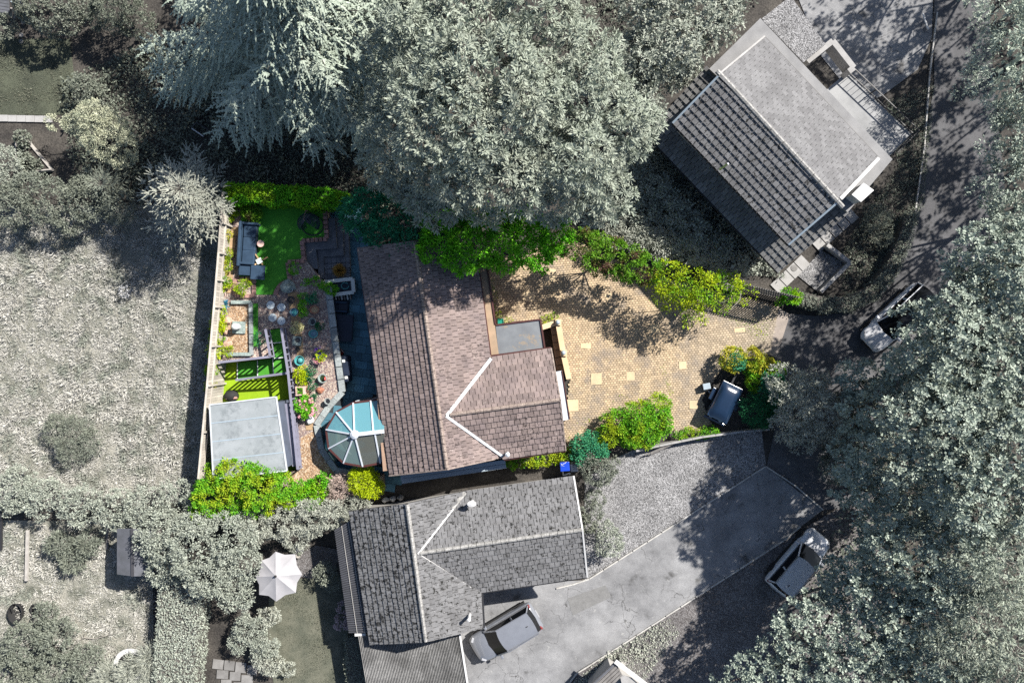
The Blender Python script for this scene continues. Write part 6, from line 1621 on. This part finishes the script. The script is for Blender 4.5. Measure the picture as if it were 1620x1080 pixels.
def heading(p_rear, p_front):
    a, b = P(*p_rear), P(*p_front)
    return math.atan2(b.y - a.y, b.x - a.x)
car('parked_car', 'metallic grey hatchback parked beside the lower grey bungalow', P(800, 994, 0), heading((846, 968), (752, 1024)), 4.25, 1.85, 1.55, M['car_grey'], M['car_grey'])
car('parked_car', 'silver car half hidden under the tree by the brown gravel', P(1257, 884, 0), heading((1222, 925), (1290, 846)), 4.2, 1.8, 1.5, M['car_silver'], M['car_silver'])
car('parked_car', 'white estate car with black roof half hidden under the tree by the lane', P(1409, 504, 0), heading((1440, 472), (1370, 538)), 4.5, 1.72, 1.55, M['car_white'], M['car_glass'], est=True)

tl = thing('covered_trailer', P(1140, 634), 'dark navy trailer with glossy domed lid parked in the front bed', 'trailer', None, math.radians(64))
MB().box((0, 0, .62), (2.15, 1.2, .5)).build('body', M['trailer_navy'], tl, local=True, bevel=.06)
MB().box((0, 0, .895), (2.2, 1.26, .05)).build('lid_rim', M['trailer_navy'], tl, local=True, bevel=.02)
vs = []; nx, ny = 10, 10
for i in range(nx + 1):
    for k in range(ny + 1):
        a, s = i / nx * 2 - 1, k / ny * 2 - 1
        vs.append(Vector((a * 1.06, s * .6, .925 + .26 * (1 - a ** 4) ** .7 * (1 - s ** 4) ** .7)))
MB().add(vs, [[i * (ny + 1) + k, (i + 1) * (ny + 1) + k, (i + 1) * (ny + 1) + k + 1, i * (ny + 1) + k + 1] for i in range(nx) for k in range(ny)]).build('domed_lid', M['trailer_navy'], tl, local=True, smooth=True)
for sg in (-1, 1):
    c = Vector((.15, sg * .78, .3)); vs = []
    for (r, y) in [(.16, -.09), (.28, -.09), (.3, 0), (.28, .09), (.16, .09)]:
        vs += [c + Vector((r * math.cos(q * math.pi / 10), y, r * math.sin(q * math.pi / 10))) for q in range(20)]
    wo = MB().add(vs, [[i * 20 + q, i * 20 + (q + 1) % 20, ((i + 1) % 5) * 20 + (q + 1) % 20, ((i + 1) % 5) * 20 + q] for i in range(5) for q in range(20)]).build('wheel', M['black_rubber'], tl, local=True)
    MB().add([c + Vector((.16 * math.cos(q * math.pi / 10), sg * .05, .16 * math.sin(q * math.pi / 10))) for q in range(20)], [list(range(20))]).build('rim', M['chrome'], wo, local=True)
    MB().box((.15, sg * .78, .64), (.72, .24, .05)).build('mudguard', M['trailer_navy'], tl, local=True, bevel=.02)
    MB().box((-1.12, sg * .3, .6), (.06, .16, .12)).build('tail_light', M['lamp_clear'], tl, local=True, bevel=.01)
MB().bar((1.05, 0, .42), (1.75, 0, .42), .1, .09).build('drawbar', M['dark_metal'], tl, local=True)
MB().lathe((1.55, .05, .12), [(.1, -.1), (.12, 0), (.1, .1)], 12).build('jockey_wheel', M['black_rubber'], tl, local=True)
MB().box((-1.2, 0, .42), (.14, 1.35, .16)).build('bumper', M['trailer_navy'], tl, local=True, bevel=.03)
bx = thing('storage_box', P(1117, 611), 'small grey plastic box beside the navy trailer', 'box')
MB().box(P(1117, 611, .2), (.46, .36, .38), .2).build('tub', M['black_rubber'], bx, bevel=.04)
MB().box(P(1118, 611, .42), (.44, .36, .06), .2).build('lid', M['lead_blue'], bx, bevel=.03)
MB().bar(P(1121, 617, .12), P(1124, 626, .12), .06, .05).build('handle', M['lead_white'], bx)

# ------------------------------------------------------------------ bins and pipe behind the bungalows
def bin_(label, px, py, lidm, bodym, sz=.55):
    t = thing('wheelie_bin', P(px, py), label, 'bin', 'wheelie bins')
    c = P(px, py)
    mb = MB(); vs = []
    for z, k in ((.05, .8), (1.0, 1.0)):
        vs += [c + Vector((x * sz / 2 * k, y * sz / 2 * k, z)) for x, y in ((-1, -1), (1, -1), (1, 1), (-1, 1))]
    mb.add(vs, [[3, 2, 1, 0], [4, 5, 6, 7], [0, 1, 5, 4], [1, 2, 6, 5], [2, 3, 7, 6], [3, 0, 4, 7]]).build('body', bodym, t)
    l_ = MB().box(c + Vector((0, 0, 1.04)), (sz * 1.08, sz * 1.05, .08), .08).build('lid', lidm, t, bevel=.03)
    MB().bar(c + Vector((-sz / 2, .3, .98)), c + Vector((sz / 2, .3, .98)), .04, .04).build('handle', bodym, t)
    for s in (-1, 1):
        MB().tube([c + Vector((s * sz * .45, .24, .1)), c + Vector((s * sz * .45 + s * .05, .24, .1))], .1, 14).build('wheel', M['black_rubber'], t)
    return t, l_
t_, l_ = bin_('wheelie bin with bright blue lid behind the brown bungalow', 891.5, 733, M['blue_plastic'], M['black_rubber'], .5)
c = P(891.5, 733, 1.085)
MB().tube([c + Vector((-.12, -.03, .0)), c + Vector((-.05, -.08, 0)), c + Vector((.0, .0, 0)), c + Vector((.06, .0, 0)), c + Vector((.16, .1, 0))], .018, 5).build('lid_mark', M['white_grey'], l_)  # pale squiggle laid on the lid
MB().tube([c + Vector((-.15, .02, .0)), c + Vector((-.1, -.13, 0)), c + Vector((.05, -.14, 0))], .013, 5).build('lid_mark', M['lead_blue'], l_)
bin_('dark wheelie bin next to the blue-lidded bin', 906, 735, M['navy_cover'], M['black_rubber'], .42)
dp = thing('white_drainpipe', P(892, 752), 'bent white drainpipe below the blue-lidded bin', 'pipe')
MB().tube([P(890.5, 743, .5), P(891, 751, .35), P(901, 748, .3)], .045, 8).build('pipe', M['white_grey'], dp)
MB().lathe(P(901, 748, .25), [(.06, 0), (.06, .1), (.03, .11)], 10).build('end_cap', M['white_grey'], dp)
for k, (x, y, lab) in enumerate(((611, 790, 'pale garden boulder above the grey bungalow, left of three'), (621, 789, 'pale garden boulder above the grey bungalow, middle of three'), (633, 787, 'pale garden boulder above the grey bungalow, right of three'))):
    tag(MB().rock(P(x, y, .3), (.2, .18, .3), 30 + k).build('pale_boulder', M['white_grey' if k < 2 else 'concrete']), lab, 'boulder', 'pale boulders by the lower roof')
bw_ = thing('boundary_wall', P(1100, 690), 'thin pale boundary wall between green bed and grey gravel', 'wall')
bpath = [(1005, 712), (1060, 700), (1110, 690), (1170, 682), (1215, 678)]
for a, b in zip(bpath[:-1], bpath[1:]):
    n = 3
    for i in range(n):
        A, B = P(*a, .3), P(*b, .3)
        MB().bar(A.lerp(B, i / n + .004), A.lerp(B, (i + 1) / n - .004), .1, .6).build('wall_block', M['concrete'], bw_)
tp = thing('timber_trestle', P(1035, 712), 'grey timber frame leaning near the boundary wall on the gravel', 'trestle')
for k in range(3):
    MB().bar(P(1020 + 5 * k, 720 - k, .25), P(1055 + 5 * k, 704 - k, .45), .06, .05).build('beam', M['grey_wood'], tp)
for x, y in ((1030, 716), (1052, 706)):
    MB().bar(P(x, y, 0), P(x, y, .35), .06, .06).build('leg', M['grey_wood'], tp)

# ------------------------------------------------------------------ parasol garden
pa = thing('garden_parasol', P(440, 908), 'open pale grey eight-sided parasol on the lower lawn', 'parasol')
apx = P(436, 911, 2.55)
rim_px = [(478, 908), (468, 937), (437, 951), (410, 940), (404, 912), (414, 886), (436, 872), (467, 876)]
rim = [P(x, y, 2.1) for x, y in rim_px]
for i in range(8):
    a, b = rim[i], rim[(i + 1) % 8]
    md = (a + b) / 2; md = md.lerp(Vector((apx.x, apx.y, 2.1)), .09)
    mid = (md + apx) / 2 - Vector((0, 0, .09))
    ha, hb = (a + apx) / 2 - Vector((0, 0, .0)), (b + apx) / 2
    MB().add([apx, ha, mid, hb, a, md, b], [[0, 1, 2], [0, 2, 3], [1, 4, 5, 2], [2, 5, 6, 3]]).build('canopy_panel', M['parasol'], pa, smooth=True)
    MB().bar(apx - Vector((0, 0, .04)), a - Vector((0, 0, .03)), .025, .025).build('rib', M['grey_wood'], pa)
MB().tube([Vector((apx.x, apx.y, 0)), apx], .03, 8).build('pole', M['grey_wood'], pa)
MB().lathe(apx, [(.06, -.02), (.07, .04), (.03, .1)], 12).build('finial', M['black_rubber'], pa)
MB().lathe(Vector((apx.x, apx.y, 0)), [(.3, 0), (.3, .06), (.08, .1)], 18).build('base', M['black_rubber'], pa)
tag(MB().sheet(poly([(466, 880), (500, 862), (540, 870), (530, 900), (490, 915), (470, 910)], .006)).build('slate_patio', M['brown_gravel']), kind='structure')
pt_ = thing('garden_pot', P(474, 875), 'round rimmed pot beside the parasol', 'pot')
MB().lathe(P(474, 875, 0), [(.14, 0), (.2, .3), (.18, .31), (.15, .24), (.01, .24)], 18).build('vessel', M['pale_wood'], pt_)
MB().lathe(P(474, 875, .24), [(.14, 0), (.1, .08), (.01, .1)], 12).build('filling', M['l_dark'], pt_)
gc = thing('garden_chair', P(473, 868), 'small dark garden chair beside the rimmed pot', 'chair')
MB().box(P(473, 866, .42), (.5, .45, .05), .2).build('seat', M['felt_grey'], gc)
MB().box(P(471, 859, .65), (.5, .05, .5), .2).build('backrest', M['felt_grey'], gc)
for dx, dy in ((-6, -6), (6, -6), (6, 6), (-6, 6)):
    MB().box(P(473 + dx, 866 + dy, .2), (.04, .04, .4)).build('leg', M['felt_grey'], gc)
fp_ = thing('flagstone_path', P(385, 1060), 'pale flagstones crossing the bottom edge below the round shrub', 'paving')
for k, (x, y, w, h) in enumerate(((345, 1050, .62, .55), (363, 1052, .6, .55), (381, 1055, .62, .6), (399, 1059, .58, .55), (352, 1066, .66, .5), (372, 1069, .62, .5), (391, 1074, .66, .5), (358, 1081, .6, .5), (378, 1085, .62, .5))):
    MB().box(P(x, y, .02), (w, h, .05), -.12 + k * .015).build('flagstone', M['slab_grey'], fp_)

# ------------------------------------------------------------------ lower left garden
s6 = thing('felt_shed', P(210, 874), 'small shed with dark blue-grey felt roof half under a shrub', 'shed')
a, b, c, d = P(185, 836, 2.0), P(239, 838, 2.0), P(237, 911, 2.0), P(185, 908, 2.0)
r0, r1 = P(209, 836, 2.25), P(210, 911, 2.25)
MB().slab3([a, r0, r1, d], .05).build('roof_half', M['felt_grey'], s6)
MB().slab3([r0, b, c, r1], .05).build('roof_half', M['felt_grey'], s6)
MB().bar(r0 + Vector((0, 0, .02)), r1 + Vector((0, 0, .02)), .16, .03).build('ridge_cap', M['dark_sheet'], s6)
MB().prism([P(191, 842, 1.95), P(236, 843, 1.95), P(235, 903, 1.95), P(191, 902, 1.95)], 0, 1.93).build('wall', M['grey_wood'], s6)
for lab, a, b, z, w, m in (('long brown plank edging the vegetable patch', (44, 838), (42, 918), .25, .16, 'pale_wood'), ('dark post rail on the left edge of the vegetable patch', (3, 795), (2, 870), .9, .1, 'dark_metal'), ('grey board on the dark ground beside the shed', (171, 828), (170, 868), .2, .12, 'grey_wood')):
    tag(MB().bar(P(*a, z), P(*b, z), w, .12).build('timber_board', M[m]), lab, 'board', 'boards round the vegetable patch')
tb_ = thing('black_tub', P(31, 965), 'large oval black rubber tub lying on the rough grass', 'tub')
MB().lathe(P(31, 966, 0), [(.36, 0), (.46, .4), (.48, .42), (.44, .43), (.34, .06), (.01, .06)], 26, .9, 1.25).build('vessel', M['black_rubber'], tb_)
MB().tube([P(20, 958, .4), P(17, 962, .5), P(20, 968, .4)], .025, 6).build('handle', M['black_rubber'], tb_)
ty = thing('old_tyre', P(56, 963), 'small black tyre lying next to the black tub', 'tyre')
c = P(56, 963, .1); vs = []
for q in range(24):
    a = q * math.pi / 12
    for w in range(8):
        e = w * math.pi / 4
        r = .26 + .075 * math.cos(e)
        vs.append(c + Vector((r * math.cos(a), r * math.sin(a), .08 * math.sin(e))))
MB().add(vs, [[q * 8 + w, q * 8 + (w + 1) % 8, ((q + 1) % 24) * 8 + (w + 1) % 8, ((q + 1) % 24) * 8 + w] for q in range(24) for w in range(8)]).build('tread', M['black_rubber'], ty, smooth=True)
tp_ = thing('trampoline', P(206, 1052), 'round trampoline with white padded rim under the feathery grass', 'trampoline')
c = P(206, 1052, .55)
for k in range(12):
    a0_, a1_ = k * math.pi / 6 + .015, (k + 1) * math.pi / 6 - .015
    pts = [c + Vector((r * math.cos(a), r * math.sin(a), .03)) for r, seq in ((.98, (0, .5, 1)), (.72, (1, .5, 0))) for a in [a0_ + (a1_ - a0_) * f for f in seq]]
    MB().slab3(pts, .05).build('rim_pad', M['white_grey'], tp_)
MB().lathe(c, [(.73, -.02), (.73, .0), (.01, .0)], 30).build('jumping_mat', M['black_rubber'], tp_)
for k in range(4):
    a = k * math.pi / 2 + .4
    MB().bar(c + Vector((.9 * math.cos(a), .9 * math.sin(a), -.55)), c + Vector((.9 * math.cos(a), .9 * math.sin(a), 0)), .05, .05).build('leg', M['chrome'], tp_)
br = thing('fallen_branch', P(140, 1010), 'bare fallen branch on the rough grass', 'branch')
MB().tube([P(118, 1018, .1), P(132, 1008, .18), P(150, 1010, .2), P(188, 1000, .25)], .04, 6, .015).build('main_stem', M['twig'], br)
MB().tube([P(132, 1008, .18), P(136, 999, .3)], .025, 5, .01).build('side_twig', M['twig'], br)
MB().tube([P(150, 1010, .2), P(160, 1004, .3), P(172, 1004, .3)], .02, 5, .008).build('side_twig', M['twig'], br)

# ------------------------------------------------------------------ top left garden
pth = thing('slab_path', P(35, 187), 'row of pale slabs along the lower edge of the top left lawn', 'path', 'slab paths by the raised roof house')
pth["group"] = "slab path top left"
for i in range(7):
    MB().box(P(-8 + 14 * i, 187 + i * .3, .03), (.49, .38, .06), 0).build('slab', M['concrete'], pth)
tri = thing('raised_bed', P(52, 245), 'triangular raised bed with white edging boards at the left edge', 'planter')
for a, b in (((26, 218), (31, 274)), ((31, 274), (83, 269)), ((83, 269), (40, 218)), ((40, 218), (26, 218))):
    MB().bar(P(*a, .18), P(*b, .18), .07, .34).build('edging_board', M['pale_wood'], tri)
MB().sheet(poly([(28, 220), (33, 272), (80, 267), (40, 220)], .25)).build('soil_fill', M['soil'], tri)
plant('bed_vegetables', 'grey-green leafy vegetables filling the triangular raised bed', 'plant', [lob(45, 260, .4, .35), lob(40, 240, .45, .3), lob(36, 218, .6, .3), lob(58, 262, .35, .25)], M['l_mid'], zb=.25, spacing=.2, per=22, cr=.18, L=.14, W=.1, crown='foliage')
dk = thing('timber_deck', P(20, 12), 'grey plank deck corner with steps at the top left corner', 'deck')
for i in range(7):
    MB().bar(P(-10 + 0 * i, -14 + 5 * i, .6), P(15, -10 + 5 * i, .6), .16, .05).build('plank', M['felt_grey'], dk)
for i in range(8):
    A = P(18 + 3.4 * i, 4 + 2.6 * i, .6)
    MB().bar(A, A + Vector((.35, .5, 0)), .1, .05).build('plank', M['lead_blue' if i < 3 else 'felt_grey'], dk)
for (a, b) in (((3, 10), (4, 24)), ((19, 14), (19, 28)), ((28, 18), (23, 29)), ((41, 26), (36, 38))):
    MB().bar(P(*a, .5), P(*b, .1), .2, .12).build('step_board', M['grey_wood'], dk)
for lab, x, y in (('round stepping slab below the timber deck, upper of two', 34, 56), ('round stepping slab below the timber deck, lower of two', 34, 66)):
    tag(MB().lathe(P(x, y, 0), [(.13, 0), (.14, .03), (.12, .04)], 16).build('round_slab', M['slab_grey']), lab, 'stepping stone', 'round slabs top left')
cb = thing('compost_frame', P(315, 212), 'dark square frame with one pale edge in the shade below the cedar', 'frame')
for a, b, m in (((303, 203), (322, 216), 'white_grey'), ((322, 216), (330, 206), 'dark_metal'), ((330, 206), (311, 194), 'dark_metal'), ((311, 194), (303, 203), 'dark_metal')):
    MB().bar(P(*a, .5), P(*b, .5), .06, .06).build('side_bar', M[m], cb)
for a in ((303, 203), (322, 216), (330, 206), (311, 194)):
    MB().bar(P(*a, 0), P(*a, .47), .05, .05).build('leg', M['dark_metal'], cb)

# ------------------------------------------------------------------ hut at the bottom edge, bits along the lane
hu = thing('timber_hut', P(975, 1075), 'corner of a small hut with white bargeboard at the bottom edge', 'hut')
ap = (973, 1045)
MB().slab3([P(973, 1046, 2.3), P(905, 1110, 2.0), P(925, 1125, 2.0), P(985, 1068, 2.3)], .06).build('roof_half', M['grey_wood'], hu)
for k in range(5):
    f = (k + .5) / 5
    A = P(973, 1046, 2.32).lerp(P(985, 1068, 2.32), f); B = P(905, 1110, 2.02).lerp(P(925, 1125, 2.02), f)
    MB().bar(A, B, .12, .03).build('roof_board', M['felt_grey' if k == 0 else 'grey_wood'], hu)
MB().bar(P(973, 1045, 2.4), P(1035, 1092, 2.4), .24, .06).build('bargeboard', M['white_grey'], hu)
MB().slab3([P(980, 1065, 2.3), P(1000, 1072, 2.3), P(1030, 1100, 2.2), P(990, 1110, 2.2)], .05).build('side_panel', M['concrete'], hu)
MB().prism([P(968, 1062, 1.95), P(1020, 1098, 1.95), P(990, 1120, 1.95), P(935, 1100, 1.95)], 0, 1.9).build('wall', M['grey_wall'], hu)
hp = thing('hoop_planter', P(986, 1041), 'round hooped pot between hut and gravel', 'pot')
MB().lathe(P(986, 1041, 0), [(.2, 0), (.28, .3), (.26, .31), (.22, .2), (.01, .2)], 22).build('vessel', M['grey_wall'], hp)
plant('pot_weed', 'pale weed growing in the round hooped pot', 'plant', [lob(986, 1041, .3, .16)], M['l_pale'], zb=.2, spacing=.12, per=14, cr=.1, L=.1, W=.04, crown='foliage')
lf = thing('lane_fence', P(1466, 200), 'thin dark post and wire fence beside the lane', 'fence')
fpth = [(1478, 20), (1470, 110), (1462, 200), (1452, 300)]
for a, b in zip(fpth[:-1], fpth[1:]):
    for z in (.4, .8):
        MB().tube([P(*a, z), P(*b, z)], .015, 4).build('wire', M['dark_metal'], lf)
for a in fpth + [(1474, 65), (1466, 155), (1457, 250)]:
    MB().bar(P(*a, 0), P(*a, .95), .08, .08).build('post', M['grey_wood'], lf)
ps = thing('white_post', P(1463, 25), 'white marker post lying against the lane fence at the top', 'post')
MB().tube([P(1460, 22, .3), P(1468, 46, .9)], .05, 8).build('shaft', M['white_grey'], ps)
MB().lathe(P(1468, 46, .88), [(.05, 0), (.06, .04), (.03, .07)], 10).build('cap', M['white_grey'], ps)
